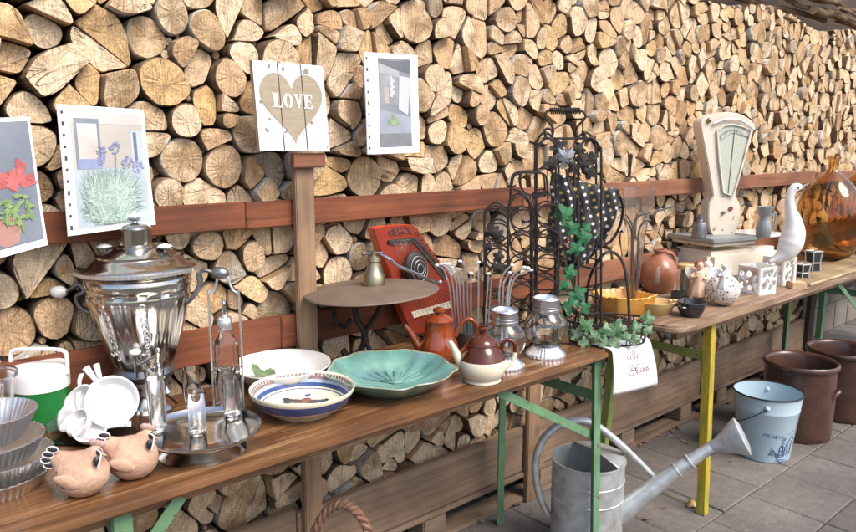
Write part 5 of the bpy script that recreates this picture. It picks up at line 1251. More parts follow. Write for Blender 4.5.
# brown jug
a = At(658,291); u = a.t; k = a.k; z = a.Z
t = thing('stoneware_jug', 'red-brown round-bellied stoneware jug with narrow neck', 'jug', a.p, CR)
MB().lathe([(13*k,0),(14*k,.003),(18*k,z(282)),(19.5*k,z(275)),(18.5*k,z(267)),(14*k,z(260)),(8.5*k,z(256)),(6.2*k,z(254)),(6*k,z(252)),(7.5*k,z(250.5)),(7.2*k,z(249)),(5*k,z(249.5)),(4.5*k,z(254)),(.001,z(256))], 48).build('body', M['jug'], t)
m = MB(); m.ball((-5*k,-14.2*k,z(274)), 7.5*k, 18, 0, (.8,.6,1.5)); m.build('grey_face_relief', M['jug2'], t)
MB().tube(spline([(6*k,.0,z(252)),(13*k,.0,z(254)),(17*k,0,z(262)),(16*k,0,z(270))],5), 2*u, 8).build('handle', M['jug'], t)
a = At(672,281); t = thing('teal_cup', 'small teal cup half hidden between the jug and the shop scale', 'cup', a.p, CR)
MB().lathe([(4*a.k,0),(5*a.k,.004),(5.6*a.k,25*a.t),(5*a.k,25*a.t),(4*a.k,.006),(.001,.006)], 28).build('cup', M['teal'], t)
# glass jar with yellow lid
a = At(684,299); u = a.t; k = a.k
t = thing('lidded_jar', 'clear glass jar with pale yellow lid behind the pink angel', 'jar', a.p, CR)
MB().lathe([(8*k,0),(8.4*k,.003),(8.4*k,28*u),(7*k,31*u),(6.6*k,31*u),(8*k,27.6*u),(7.8*k,.007),(.001,.006)], 32).build('glass', M['glass'], t)
MB().lathe([(8.8*k,30.5*u),(9*k,31*u),(9*k,35*u),(8*k,36*u),(.001,36.2*u)], 32).build('lid', M['ochre'], t)
for px,py,r_ in ((676,300,5.5),(684,305,4)):
    a = At(px,py); t = thing('dark_tealight', 'small dark glass tealight, '+('left' if px == 676 else 'right')+' one of the two behind the black bowl', 'tealight holder', a.p, CR, 'dark tealight holders')
    MB().lathe([(r_*.8*a.k,0),(r_*a.k,.004),(r_*1.05*a.k,9*a.t),(r_*.9*a.k,9*a.t),(r_*.7*a.k,.006),(.001,.006)], 24).build('holder', M['smoke'], t)
# angels
def angel(px, py, h_px, label, dressm, hair, z0=TZ, arms=True, flip=1, depth=0, legs=True):
    a = At(px, py, z0); u = a.t
    if depth: a.p = a.p+Vector((sin(HEAD)*0,0,0))
    H = h_px*u; t = thing('angel_figurine', label, 'angel figurine', a.p, CR, 'small angel figurines')
    b0 = .16*H if legs else 0
    if legs:
        for sx in (-1,1): MB().tube([(sx*.05*H,0,0),(sx*.05*H,0,b0+.04*H)], .03*H, 8).build('leg', M['jug2'], t)
    MB().lathe([(.17*H,b0),(.175*H,b0+.01*H),(.15*H,b0+.16*H),(.115*H,b0+.34*H),(.12*H,b0+.46*H),(.10*H,b0+.53*H),(.035*H,b0+.57*H),(.03*H,b0+.60*H)], 28, mod=lambda th,i,r: r*(1+(.07*cos(7*th) if i < 3 else 0))).build('dress', dressm, t)
    hd_ = MB(); hz = b0+.66*H if legs else .70*H
    hd_.ball((0,-.01*H,hz), .095*H, 16, 0, (.88,.95,1.08)); hd_.ball((0,-.10*H,hz-.01*H), .018*H, 6, 0); hd = hd_.build('head', M['skin'] if dressm is M['skin'] else M['lace'], t)
    m = MB(); m.ball((0,.02*H,hz+.03*H), .105*H, 14, 0, (1,.9,.85)); 
    for sx in (-1,1): m.ball((sx*.085*H,0,hz+.01*H), .035*H, 8)
    m.build('hair', hair, hd)
    m = MB()
    for sx in (-1,1): m.ball((sx*.033*H,-.093*H,hz+.01*H), .011*H, 6)
    m.build('eyes', M['black'], hd)
    for sx in (-1,1):
        m = MB(); m.tube(spline([(sx*.10*H,0,b0+.50*H),(sx*.17*H,-.04*H,b0+.42*H),(sx*.06*H,-.13*H,b0+.40*H if sx*flip > 0 else b0+.46*H)],4), [.035*H]*4+[.026*H]*5, 8); m.build('arm', dressm, t)
        wv = [(sx*.03*H,b0+.50*H),(sx*.12*H,b0+.60*H),(sx*.25*H,b0+.62*H),(sx*.27*H,b0+.52*H),(sx*.22*H,b0+.42*H),(sx*.14*H,b0+.34*H),(sx*.04*H,b0+.38*H)]
        q = [(v.x,v.y) for v in spline([(p[0],p[1],0) for p in wv],4,closed=True)]
        MB().prism(q, .07*H, .10*H).build('wing', M['whitep'] if dressm is not M['skin'] else M['lace'], t)
    return t, a, H
tt, a, H = angel(697,303,45,'angel figurine in a pale pink dress with reddish headpiece','', '') if 0 else angel(697,303,46,'angel figurine in a pale pink dress with reddish headpiece', M['skin'], M['berry'])
angel(706,299,41,'white angel figurine standing between the pink one and the ball', M['whitep'], M['whitep'])
# openwork ball with the sitting angel
a = At(722,305); u = a.t; k = a.k; R = 17.3*k
t = thing('patterned_ball', 'round white vase with dark cell pattern all over', 'ball vase', a.p, CR)
m_, nt_, b_ = new('cell_pattern'); N = nt_.nodes; L = nt_.links
tc_ = N.new('ShaderNodeTexCoord'); v_ = N.new('ShaderNodeTexVoronoi'); v_.feature = 'DISTANCE_TO_EDGE'; v_.inputs['Scale'].default_value = 85; v_.inputs['Randomness'].default_value = .55; L.new(tc_.outputs['Object'], v_.inputs['Vector'])
r_ = N.new('ShaderNodeValToRGB'); r_.color_ramp.elements[0].position = .20; r_.color_ramp.elements[0].color = (.70,.66,.60,1); r_.color_ramp.elements[1].position = .26; r_.color_ramp.elements[1].color = (.13,.105,.085,1); L.new(v_.outputs['Distance'], r_.inputs[0]); L.new(r_.outputs[0], b_.inputs['Base Color']); setc(b_, Roughness=.5)
bp_ = N.new('ShaderNodeBump'); bp_.invert = True; bp_.inputs['Distance'].default_value = .004; L.new(v_.outputs['Distance'], bp_.inputs['Height']); L.new(bp_.outputs[0], b_.inputs['Normal'])
MB().lathe([(R*sin(radians(q)), R*.98-R*cos(radians(q))) for q in range(22,165,7)]+[(R*.2,R*1.93),(.001,R*1.6)], 64).build('ball', m_, t)
a2 = At(725,284,TZ+R*1.80); 
angel(723,289,32,'white angel figurine sitting on top of the patterned ball', M['whitep'], M['whitep'], z0=TZ+R*1.86, legs=False)
# white boxes with round holes
def holebox(px, py, w_px, label, rz):
    a = At(px, py); u = a.t; s_ = w_px*u
    t = thing('lantern_box', label, 'candle box', a.p, rz, 'white candle boxes with round holes')
    h = 27*u; th = .006; m = MB(); o1 = rrect(-s_/2,-s_/2,s_/2,s_/2,.012,4); o2 = rrect(-s_/2+th,-s_/2+th,s_/2-th,s_/2-th,.008,4); n = len(o1)
    vs = [(x,y,0) for x,y in o1]+[(x,y,h) for x,y in o1]+[(x,y,h) for x,y in o2]+[(x,y,th) for x,y in o2]
    fs = [tuple(range(n-1,-1,-1)), tuple(3*n+q for q in range(n))]
    for q in range(3): fs += [(q*n+i,q*n+(i+1)%n,(q+1)*n+(i+1)%n,(q+1)*n+i) for i in range(n)]
    o = m.add(vs, fs).build('box', M['white'], t, ang=50)
    c = MB(); rg = random.Random(int(px))
    for fx,fz,r_ in ((-.56,.45,.20),(-.52,-.42,.24),(.06,.48,.23),(-.06,-.12,.09),(.16,-.55,.20),(.60,.30,.15),(.62,-.28,.17)):
        for ax in (0,1,2,3):
            p = Vector((fx*s_*.5, -s_/2, h*.5+fz*h*.5)); q_ = p.copy(); p.y -= .01; q_.y += .010
            R_ = Matrix.Rotation(ax*pi/2,4,'Z'); c.tube([R_@p, R_@q_], r_*s_*.5, 18)
    co = c.build('cutter', M['white'], t); bpy.context.view_layer.update(); md = o.modifiers.new('holes','BOOLEAN'); md.operation = 'DIFFERENCE'; md.object = co; md.solver = 'EXACT'; md.use_self = True
    dg = bpy.context.evaluated_depsgraph_get(); me = bpy.data.meshes.new_from_object(o.evaluated_get(dg)); o.modifiers.clear(); o.data = me; bpy.data.objects.remove(co)
    return t
holebox(756,292,27,'white candle box with round holes, nearer the patterned ball', radians(-12))
holebox(778,283,24,'white candle box with round holes, next to the goose peg', radians(-8))

# --- shop scale
a = At(722,277); u = a.t; k = a.k; RZ = radians(-14)
t = thing('shop_scale', 'old cream enamel shop scale with fan dial and grey weighing plate', 'scale', a.p, RZ)
m = MB().box((-.225,-.125,.012),(.245,.125,.150)); m.build('base', M['cream'], t, bevel=.022)
for x,y in ((-.19,-.10),(.21,-.10),(-.19,.10),(.21,.10)): MB().lathe([(.014,0),(.016,.003),(.014,.014)], 14, c=(x,y)).build('foot', M['black'], t)
MB().lathe([(.026,.148),(.024,.156),(.013,.160),(.013,.176)], 24, c=(-.10,-.02)).build('plate_post', M['steel'], t)
MB().box((-.215,-.125,.174),(.06,.13,.190)).build('plate_tray', M['cream'], t, bevel=.004)
MB().box((-.235,-.140,.192),(.075,.14,.212)).build('weighing_plate', M['slate'], t, bevel=.004)
MB().lathe([(.02,.148),(.018,.156),(.012,.160),(.012,.19)], 24, c=(.20,.02)).build('plate_post', M['steel'], t)
q = rrect(.10,-.10,.33,.12,.05,8); MB().prism(q, .192, .206, ax='z').build('weight_shelf', M['white'], t, bevel=.004)
# tower in the camera-facing plane
R_ = Matrix.Rotation(CR-RZ, 4, 'Z'); R_ = Matrix.Rotation(radians(10),4,'Z') @ R_
tw = lambda px,py,d=0: ((lambda q: (q[0]*.94, d, q[2]))(a.P(px-1,py)))
fan = [(716,238),(708,236),(701,226),(700,212),(704,203),(703,194),(697,160),(694,130),(694,122),(699,117),(712,113.5),(724,112.5),(736,114),(748,119),(753.5,126),(752,131),(742,163),(735,192),(734,200),(738,208),(738,220),(733,232),(726,238)]
fan = [(716,238),(709,236),(703.5,228),(702,215),(703,203),(707,196),(706,188),(700,160),(693,130),(693,122),(699,117),(712,113.5),(724,112.5),(736,114),(748,119),(755,126),(753,131),(743,163),(734,190),(733.5,196),(738,204),(739,216),(735,229),(728,237)]
ol = [(v.x,v.y) for v in spline([(tw(*p)[0],tw(*p)[2],0) for p in fan],3,closed=True)]
m = MB().prism(ol, -.035, .04); m.xf(R_); m.build('dial_housing', M['cream'], t, bevel=.010)
dl = [(717.5,192),(712.5,160),(710,131),(718,126),(728,125),(739,127),(748.5,131),(738,168),(729,196)]
ol = [(tw(*p)[0],tw(*p)[2]) for p in dl]
m = MB().prism(ol, -.040, -.0365); m.xf(R_); dial = m.build('dial', M['dial'], t)
m = MB(); cl_ = [Vector((x,-.043,z_)) for x,z_ in ol]; m.tube(cl_, .0045, 8, closed=True); m.xf(R_); m.build('dial_rim', M['cream'], t)
m = MB(); m.tube(spline([tw(706,124,-.045),tw(720,119.5,-.047),tw(736,121,-.047),tw(752,130,-.045)],6), .0055, 8); m.xf(R_); m.build('top_trim', M['tin'], t)
m = MB()
for i in range(27):
    f_ = i/26; x = 713+34*f_; y = 135.5-7.5*sin(pi*min(1,f_*1.15)*.9)+3*f_; l_ = 4 if i%5 == 0 else 2
    p, q = tw(x,y,-.0408), tw(x-(f_-.5)*l_*.5,y+l_,-.0408); m.tube([p,q], .0011 if i%5 == 0 else .0006, 4)
m.tube(spline([tw(713,142,-.0408),tw(728,133.5,-.0408),tw(745,138,-.0408)],5), .0007, 4); m.xf(R_); m.build('scale_mark', M['black'], dial)
m = MB(); m.tube([tw(723,196,-.042),tw(730,131,-.042)], .0013, 5); m.xf(R_); m.build('pointer', M['black'], t)
m = MB(); m.lathe([(0.001,-.0105),(.074,-.010),(.078,-.004),(.078,.0)], 40); m.xf(Matrix.Rotation(radians(90),4,'X')); m.xf(Matrix.Translation(Vector(tw(721,215,-.036)))); m.xf(R_)
m = MB(); m.tube([tw(727,208,-.036),tw(727,208,-.040)], .011, 18); m.xf(R_); m.build('red_badge', M['wine'], t)
m = MB(); m.tube([tw(720,212,-.036),tw(717,212,-.043)], .007, 14); m.xf(R_); m.build('level_window', M['steel'], t)
m = MB(); m.lathe([(.025,0),(.03,.0),(.024,.05)], 20, c=(0,0)); m.xf(Matrix.Translation(Vector((.02,0,.19)))); m.build('tower_neck', M['cream'], t)
m = MB(); m.ball(tw(701,121,-.04), .012, 12); m.xf(R_); m.build('adjusting_knob', M['brass'], t)
# weights standing on the scale
Rb = Matrix.Rotation(RZ,4,'Z')
def onscale(x,y,z): return a.p+(Rb@Vector((x,y,z)))
wt = thing('iron_weight', 'dark cylindrical iron weight with knob on the grey weighing plate', 'weight', At(699,237,TZ+.212).p, CR)
b2 = At(699,237,TZ+.212)
MB().lathe([(7.0*b2.k,0),(7.6*b2.k,.002),(7.6*b2.k,13*b2.t),(6.8*b2.k,15*b2.t),(3*b2.k,16*b2.t),(2.6*b2.k,18*b2.t),(4.2*b2.k,19.6*b2.t),(4.2*b2.k,22*b2.t),(.001,23*b2.t)], 32).build('body', M['steel'], wt)
b2 = At(763,237,TZ+.206)
wt = thing('waisted_vase', 'grey metal waisted vase standing on the white shelf of the scale', 'vase', b2.p, CR)
MB().lathe([(7.0*b2.k,0),(7.4*b2.k,.003),(8*b2.k,6*b2.t),(8.2*b2.k,10*b2.t),(6*b2.k,16*b2.t),(5.2*b2.k,19*b2.t),(6.6*b2.k,23*b2.t),(9*b2.k,29*b2.t),(9*b2.k,30.5*b2.t),(7.6*b2.k,30*b2.t),(4.4*b2.k,19*b2.t),(.001,17*b2.t)], 32).build('body', M['slate'], wt)
MB().tube(spline([(6.5*b2.k,0,20*b2.t),(12*b2.k,0,24*b2.t),(11*b2.k,0,10*b2.t),(7*b2.k,0,5*b2.t)],5), 1*b2.t, 7).build('handle', M['slate'], wt)

# --- goose on peg
a = At(796,288); u = a.t
t = thing('goose_figure', 'white stretched-neck wooden goose on a short peg and wooden block', 'goose figure', a.p, CR)
MB().box((-7.5*u,-7*u,0),(7.5*u,7*u,6.5*u)).build('block', M['peg'], t, bevel=.003)
MB().tube([(-3.5*u,0,6*u),(-3.5*u,0,24*u)], 1.7*u, 10).build('peg', M['whitep'], t)
g_ = [(768,262,1.2),(773,260,3.0),(779,257,6.0),(785,252,9.6),(790,243,11.8),(792.5,232,11.0),(792,221,8.2),(790,212,5.8),(788.5,203,4.5),(789,196,4.1),(791,191,4.3),(794,188,4.7),(797.5,187.2,3.8),(800.5,187.5,2.2)]
q = spline([a.P(p[0]+1,p[1],0) for p in g_], 5); rr = []
for i in range(len(q)):
    f_ = i/5; j = min(int(f_), len(g_)-2); rr.append((g_[j][2]+(g_[j+1][2]-g_[j][2])*(f_-j))*u)
MB().tube(q, rr, 20).build('body', M['white'], t, ang=80)
MB().tube([a.P(799.5,187.2),a.P(804,185.8),a.P(809,183.6)], [2.5*u,2.0*u,.8*u], 10, flat=.6).build('beak', M['jug2'], t)
m = MB()
for d in (-1,1): m.ball(a.P(796,187.5,d*4.5*u), 1.0*u, 8)
m.build('eye', M['black'], t)
# glass block candle holders
for px,py,w_,h_,lb in ((802,281,9.5,17,'lower dark glass candle holder with concave metal frame, beside the goose peg'),(812,274,11,23,'taller dark glass candle holder behind the lower one')):
    a = At(px,py); u = a.t; t = thing('candle_holder', lb, 'candle holder', a.p, CR+.3, 'dark glass candle holders')
    m = MB(); prof = lambda f: w_*u*.5*(1-.16*sin(pi*f))
    n = 8; vs = []; fs = []
    for j in range(n+1):
        r_ = prof(j/n); vs += [(-r_,-r_,h_*u*j/n),(r_,-r_,h_*u*j/n),(r_,r_,h_*u*j/n),(-r_,r_,h_*u*j/n)]
    for j in range(n): fs += [(j*4+i,j*4+(i+1)%4,j*4+4+(i+1)%4,j*4+4+i) for i in range(4)]
    fs += [(3,2,1,0),(4*n,4*n+1,4*n+2,4*n+3)]; m.add(vs, fs); m.build('glass_body', M['smoke'], t, smooth=False)
    m = MB()
    for i in range(4): m.tube([vs[j*4+i] for j in range(n+1)], .7*u, 6)
    for j in (0,n//2,n): m.tube([vs[j*4+i] for i in range(4)], .7*u, 6, closed=True)
    m.build('metal_frame', M['tin'], t)

# --- demijohns
def demi(px, py, rpx, ytop, label):
    a = At(px, py); u = a.t; k = a.k; R = rpx*k; H = (py-ytop)*u
    t = thing('demijohn', label, 'demijohn', a.p, CR, 'large amber glass demijohns')
    pr = [(R*.45,0),(R*.60,.006),(R*.82,H*.09),(R*.96,H*.23),(R,H*.37),(R*.975,H*.48),(R*.87,H*.60),(R*.66,H*.71),(R*.42,H*.79),(R*.24,H*.845),(R*.17,H*.88),(R*.165,H*.965),(R*.20,H*.97),(R*.20,H*.995),(R*.17,H)]
    sm = spline([(r_,z_,0) for r_,z_ in pr],3); pr = [(max(.002,v.x),v.y) for v in sm]
    inn = [(r_-.0035, z_) for r_,z_ in pr[::-1] if r_ > R*.15 and z_ > .02]+[(R*.55,.012),(R*.2,.030),(.001,.034)]
    MB().lathe(pr+[(R*.14,H)]+inn, 64).build('glass_body', M['amber'], t, ang=60)
demi(825,259,35,157,'large amber glass demijohn beside the white goose')
demi(858,252,34,156,'farther amber demijohn cut off by the right edge of the photo')
# rush mat
m0 = W(812,287,TZ)[0]
t = thing('rush_mat', 'folded yellowish rush mat lying before the amber demijohns', 'mat', (m0.x, 1.30, TZ))
m = MB()
for i in range(58):
    x = .02+i*.0175; m.tube(spline([(x,-.02,.008),(x+.02,.04,.011),(x+.05,.13,.009)],3), .0085, 6)
m.build('reed', M['straw'], t)
m = MB(); m.tube([(0,-.026,.007),(1.04,-.022,.007)], .007, 8); m.tube([(0.05,.135,.007),(1.09,.135,.007)], .007, 8); m.build('binding', M['straw'], t)
# ================================================================== SHEETS HUNG ON THE WOOD WALL
class Quad:
    """a thin board or sheet hung between four traced corners (TL, TR, BR, BL), as a real object at its own distance"""
    def __init__(s, name, label, cat, cs, Y, th, m_, mis=None, curl=0, side=None, group=None, Yt=None):
        s.c = [WY(px,py,(Y if i > 1 else (Yt or Y)))[0] for i,(px,py) in enumerate(cs)]
        s.o = s.c[3].copy(); s.th = th; s.curl = curl
        s.t = thing(name, label, cat, s.o, 0, group)
        N_ = 12; vs = []
        for dd in (0, th):
            for j in range(N_+1):
                for i in range(N_+1): p = s.q(i/N_, j/N_); vs.append((p[0],p[1]+dd,p[2]))
        n1 = (N_+1)**2; fs = []; mi = []
        for side_ in (0,1):
            for j in range(N_):
                for i in range(N_):
                    q = side_*n1+j*(N_+1)+i; f = (q,q+1,q+N_+2,q+N_+1); fs.append(f if side_ == 0 else f[::-1])
        nf = len(fs); ed = [i for i in range(N_)]+[j*(N_+1)+N_ for j in range(N_)]+[N_*(N_+1)+i for i in range(N_,0,-1)]+[j*(N_+1) for j in range(N_,0,-1)]
        es = [(ed[i],ed[i]+n1,ed[(i+1)%len(ed)]+n1,ed[(i+1)%len(ed)]) for i in range(len(ed))]
        b = MB(); b.add(vs, fs, 0); b.f += es; b.m += [1 if side else 0]*len(es)
        b.build('board' if side else 'sheet', [m_, side or m_], s.t, ang=30)
    def q(s, u, v, d=0):
        p = s.c[0].lerp(s.c[1],u).lerp(s.c[3].lerp(s.c[2],u), v)-s.o
        return (p.x, p.y-d-s.curl*(sin(u*pi)*(.6-.9*v)+.5*sin(v*4+u*2)), p.z)
    def patch(s, pts, m_, name, d=.001, par=None, sub=3):
        """a painted or printed area given in sheet units; follows the curl"""
        P = [Vector((a,b,0)) for a,b in pts]; n = len(P); c = sum(P, Vector())/n; vs = []; fs = []
        for k in range(sub,0,-1):
            for p in P: x = c.lerp(p,k/sub); vs.append(s.q(x.x,x.y,d))
        vs.append(s.q(c.x,c.y,d))
        for k in range(sub-1): fs += [(k*n+i,k*n+(i+1)%n,(k+1)*n+(i+1)%n,(k+1)*n+i) for i in range(n)]
        fs += [((sub-1)*n+i,(sub-1)*n+(i+1)%n,sub*n) for i in range(n)]
        return MB().add(vs, fs).build(name, m_, par or s.t, smooth=False)
    def rect(s, u0,v0,u1,v1, m_, name, d=.001, par=None):
        n = 10; vs = [s.q(u0+(u1-u0)*i/n, v0+(v1-v0)*j/n, d) for j in range(n+1) for i in range(n+1)]
        return MB().add(vs, [(j*(n+1)+i,j*(n+1)+i+1,(j+1)*(n+1)+i+1,(j+1)*(n+1)+i) for j in range(n) for i in range(n)]).build(name, m_, par or s.t, smooth=False)
_d = lambda c: tuple(v*.68 for v in c)
pm = lambda n,c1,c2,sc_=14,lo=.35,hi=.65,coat=.5: mat(n,_d(c1),_d(c2),scale=sc_,rough=.45,coat=coat,lo=lo,hi=hi)
PY = 1.748
# LOVE plaque
S = Quad('heart_plaque', 'white plank plaque with taupe heart and the word LOVE', 'plaque', [(252,60),(322.5,66),(330,151.5),(260,150.5)], 1.722, .016, M['signw'], side=M['signe'], Yt=1.740)
ht = []
for i in range(80):
    th = 2*pi*i/80; x = 16*sin(th)**3; y = 13*cos(th)-5*cos(2*th)-2*cos(3*th)-cos(4*th); ht.append((.505+x/16*.445, .445-y/17*.475+.01))
S.patch(ht, M['heart'], 'heart', .0012, sub=6)
for u in (.335,.665): S.rect(u-.006,0,u+.006,1,M['dark'],'plank_gap',.0018)
def letter(polys, u0, v0, w_, h_):
    for P in polys: S.patch([(u0+a*w_, v0+b*h_+ (u0-.5)*.0) for a,b in P], M['whitep'], 'lettering', .0026, sub=1)
E8 = lambda cx,cy_,rx,ry,a0,a1,n=10: [(cx+rx*cos(radians(a0+(a1-a0)*i/n)), cy_+ry*sin(radians(a0+(a1-a0)*i/n))) for i in range(n+1)]
bar = lambda a,b,c,d: [(a,b),(c,b),(c,d),(a,d)]
w_, h_, v0 = .135, .165, .345
letter([bar(.12,0,.5,1),bar(0,0,.62,.09),bar(0,.91,.46,1),bar(.54,.91,.95,1),[(.95,.6),(1.0,.6),(1.0,1),(.80,1),(.82,.86)]], .225, v0, w_, h_)
letter([E8(.45,.5,.42,.5,90,270)+[(.45,.06)] if 0 else [(.44,0)]+E8(.44,.5,.42,.5,270,90)[1:-1]+[(.44,1),(.44,.9)]+[(.32,.7),(.30,.5),(.32,.3)]+[(.44,.1)], [(.56,0)]+E8(.56,.5,.42,.5,-90,90)[1:-1]+[(.56,1),(.56,.9),(.68,.7),(.70,.5),(.68,.3),(.56,.1)]], .375, v0, w_, h_)
letter([[(.08,0),(.46,0),(.62,.78),(.55,1),(.48,1)],[(.72,0),(.86,0),(.66,.78),(.60,.62)],bar(0,0,.54,.08),bar(.64,0,1,.08)], .52, v0, w_, h_)
letter([bar(.1,0,.44,1),bar(0,0,.5,.09),bar(0,.91,.5,1),bar(.52,0,.92,.09),bar(.52,.91,.92,1),[(.92,0),(.92,.3),(.84,.3),(.78,.09)],[(.92,1),(.92,.68),(.84,.68),(.78,.91)],bar(.48,.45,.72,.54),bar(.72,.35,.78,.65)], .665, v0, w_, h_)
# print 1: red flower in pot
S = Quad('red_flower_print', 'printed photo of a potted red flower, cut off at the left edge', 'photo print', [(-34,119),(29,117),(48,245),(-12,262)], 1.705, .0012, M['paper'], curl=.006, Yt=1.765)
S.rect(.0,.03,.955,.945, pm('print_slate', (.16,.19,.25),(.24,.27,.33),6), 'print', .0009)
S.patch([(.20,.90),(.22,.74),(.56,.72),(.60,.84),(.54,.92),(.40,.94),(.28,.93)], pm('print_pot', (.45,.19,.15),(.55,.27,.22)), 'printed_pot', .0016)
def blob(cx,cy_,rx,ry,seed,n=40,amp=.25):
    g0 = random.Random(seed); ph = [g0.uniform(0,6.3) for _ in range(4)]
    return [(cx+rx*cos(t)*(1+amp*(sin(3*t+ph[0])+.6*sin(7*t+ph[1])+.3*sin(13*t+ph[2]))/1.9), cy_+ry*sin(t)*(1+amp*(sin(3*t+ph[0])+.6*sin(7*t+ph[1])+.3*sin(13*t+ph[2]))/1.9)) for t in [2*pi*i/n for i in range(n)]]
rd_ = pm('print_red', (.55,.06,.06),(.68,.16,.14),22)
for i,(x,y,a_,b__) in enumerate(((.48,.47,.20,.060),(.82,.49,.13,.045),(.66,.44,.17,.055),(.72,.37,.09,.055),(.30,.46,.12,.05),(.58,.50,.10,.04),(.88,.46,.07,.03),(.40,.43,.09,.035),(.70,.41,.05,.03))): S.patch(blob(x,y,a_,b__,i,amp=.4), rd_ if i%3 else pm('print_deep_red%d' % i, (.40,.04,.05),(.62,.14,.13),30), 'printed_blossom', .0018+.0002*i)
gr_ = pm('print_green', (.16,.30,.07),(.33,.48,.15),20)
for i in range(44):
    g0 = random.Random(i+50); x, y = .58+g0.uniform(-.26,.22), .60+g0.uniform(-.03,.18); th = g0.uniform(-.5,3.6); l = g0.uniform(.14,.22); S.patch([(x,y),(x+l*.5*cos(th)-.03*sin(th),y+l*.3*sin(th)+.016),(x+l*cos(th),y+l*sin(th)*.6),(x+l*.5*cos(th)+.03*sin(th),y+l*.3*sin(th)-.016)], gr_, 'printed_leaf', .0032+.00006*i, sub=1)
# print 2: agapanthus
S = Quad('blue_flower_print', 'printed photo of blue flowers over a pale grassy plant, in punched sleeve', 'photo print', [(56,104),(143,110),(156,224.5),(68,236.5)], 1.70, .0012, M['paper'], curl=.007, Yt=1.765)
def sleeve(S, n=11):
    S.rect(.0,.0,.085,1,pm('sleeve_strip',(.66,.68,.76),(.72,.74,.80),6),'binding_strip',.0012)
    for i in range(n):
        v = .06+.88*i/(n-1); S.rect(.035,v-.010-(.006 if i%3 == 1 else 0),.060,v+.010+(.006 if i%3 == 1 else 0),M['dark'],'punched_hole',.0018)
sleeve(S)
S.rect(.125,.045,.955,.955, pm('print_beige', (.50,.45,.40),(.60,.55,.49),5), 'print', .0009)
S.rect(.13,.05,.95,.14, pm('print_wall', (.60,.57,.53),(.66,.64,.6),9), 'printed_wall', .0013)
S.rect(.16,.10,.44,.50, pm('print_frame', (.16,.20,.27),(.24,.28,.34),9), 'printed_window', .0015)
S.rect(.19,.14,.41,.42, pm('print_pane', (.60,.50,.46),(.72,.68,.66),9), 'printed_pane', .0018)
S.rect(.17,.42,.44,.50, pm('print_blue', (.24,.29,.52),(.36,.42,.62),14), 'printed_flower_bed', .0020)
S.rect(.80,.19,.955,.62, pm('print_ltblue', (.40,.48,.62),(.56,.63,.74),7), 'printed_blue_wall', .0014)
S.rect(.83,.20,.87,.44, pm('print_dark', (.10,.13,.17),(.16,.19,.22),7), 'printed_post', .0018)
S.rect(.125,.50,.955,.955, pm('print_mist', (.44,.53,.58),(.56,.64,.68),12), 'printed_ground', .0012)
pg = [pm('print_sage', (.33,.47,.38),(.56,.68,.60),30), pm('print_sage_dark', (.20,.34,.26),(.36,.50,.42),30), pm('print_mint', (.52,.66,.62),(.66,.76,.74),30)]
mbs = [MB(),MB(),MB()]; g0 = random.Random(3)
for i in range(1100):
    th = g0.uniform(-.4,3.55); l = g0.uniform(.12,.42); x0 = .50+g0.uniform(-.22,.20); y0 = .82+g0.uniform(-.16,.13); cu = g0.uniform(-.5,.5); w0 = .0042
    P = []
    for s_ in (0,.5,1): a_ = th+cu*s_; P.append((x0+l*s_*cos(a_)*.85, y0-l*s_*sin(a_)+.10*l*s_*s_))
    if not all(.14 < p[0] < .94 and .46 < p[1] < .945 for p in P): continue
    d_ = .0026+.0000016*i; k = i%3; nx_, ny_ = -sin(th)*w0, -cos(th)*w0
    mbs[k].add([S.q(P[0][0]-nx_,P[0][1]-ny_,d_),S.q(P[0][0]+nx_,P[0][1]+ny_,d_),S.q(P[1][0]+nx_,P[1][1]+ny_,d_),S.q(P[2][0],P[2][1],d_),S.q(P[1][0]-nx_,P[1][1]-ny_,d_)], [(0,1,2,3,4)])
for k in range(3): mbs[k].build('printed_grass', pg[k], S.t, smooth=False)
bl_ = pm('print_violet', (.20,.23,.50),(.34,.38,.64),40)
for j,(x,y,r_) in enumerate(((.60,.33,.065),(.44,.36,.06),(.74,.46,.07),(.86,.50,.07),(.43,.43,.05))):
    mb = MB(); g0 = random.Random(j)
    for i in range(34):
        a_ = g0.uniform(0,6.3); q_ = r_*sqrt(g0.random()); cx_, cy_ = x+q_*cos(a_), y+q_*sin(a_)*.8; s_ = .011
        mb.add([S.q(cx_-s_,cy_,.0034+.00001*i),S.q(cx_,cy_+s_*.7,.0034+.00001*i),S.q(cx_+s_,cy_,.0034+.00001*i),S.q(cx_,cy_-s_*.7,.0034+.00001*i)], [(0,1,2,3)])
    mb.build('printed_flower', bl_, S.t, smooth=False)
mb = MB(); mb.tube([S.q(.60,.40,.0036),S.q(.575,.60,.0036)], .0012, 4); mb.build('printed_stem', pg[1], S.t)
# print 3: courtyard
S = Quad('courtyard_print', 'narrow printed photo of a courtyard with a grassy pot, right of the heart plaque', 'photo print', [(363,52),(417,55.5),(420.5,152.5),(367.5,154.5)], 1.72, .0012, M['paper'], curl=.004, Yt=1.775)
sleeve(S, 9)
S.rect(.245,.05,.845,.935, pm('print_grey', (.20,.22,.26),(.30,.32,.36),8), 'print', .0009)
S.patch([(.25,.05),(.84,.05),(.84,.20),(.62,.17),(.25,.10)], pm('print_roof', (.12,.13,.15),(.2,.21,.23),10), 'printed_roof', .0014)
S.patch([(.25,.10),(.62,.18),(.62,.24),(.25,.2)], pm('print_soffit', (.38,.39,.41),(.46,.47,.5),10), 'printed_soffit', .0015)
S.patch([(.62,.22),(.84,.24),(.78,.62),(.60,.56)], pm('print_white', (.62,.64,.68),(.68,.7,.74),10), 'printed_banner', .0018)
S.rect(.27,.22,.60,.52, pm('print_mid', (.30,.31,.33),(.40,.41,.43),18), 'printed_yard', .0012)
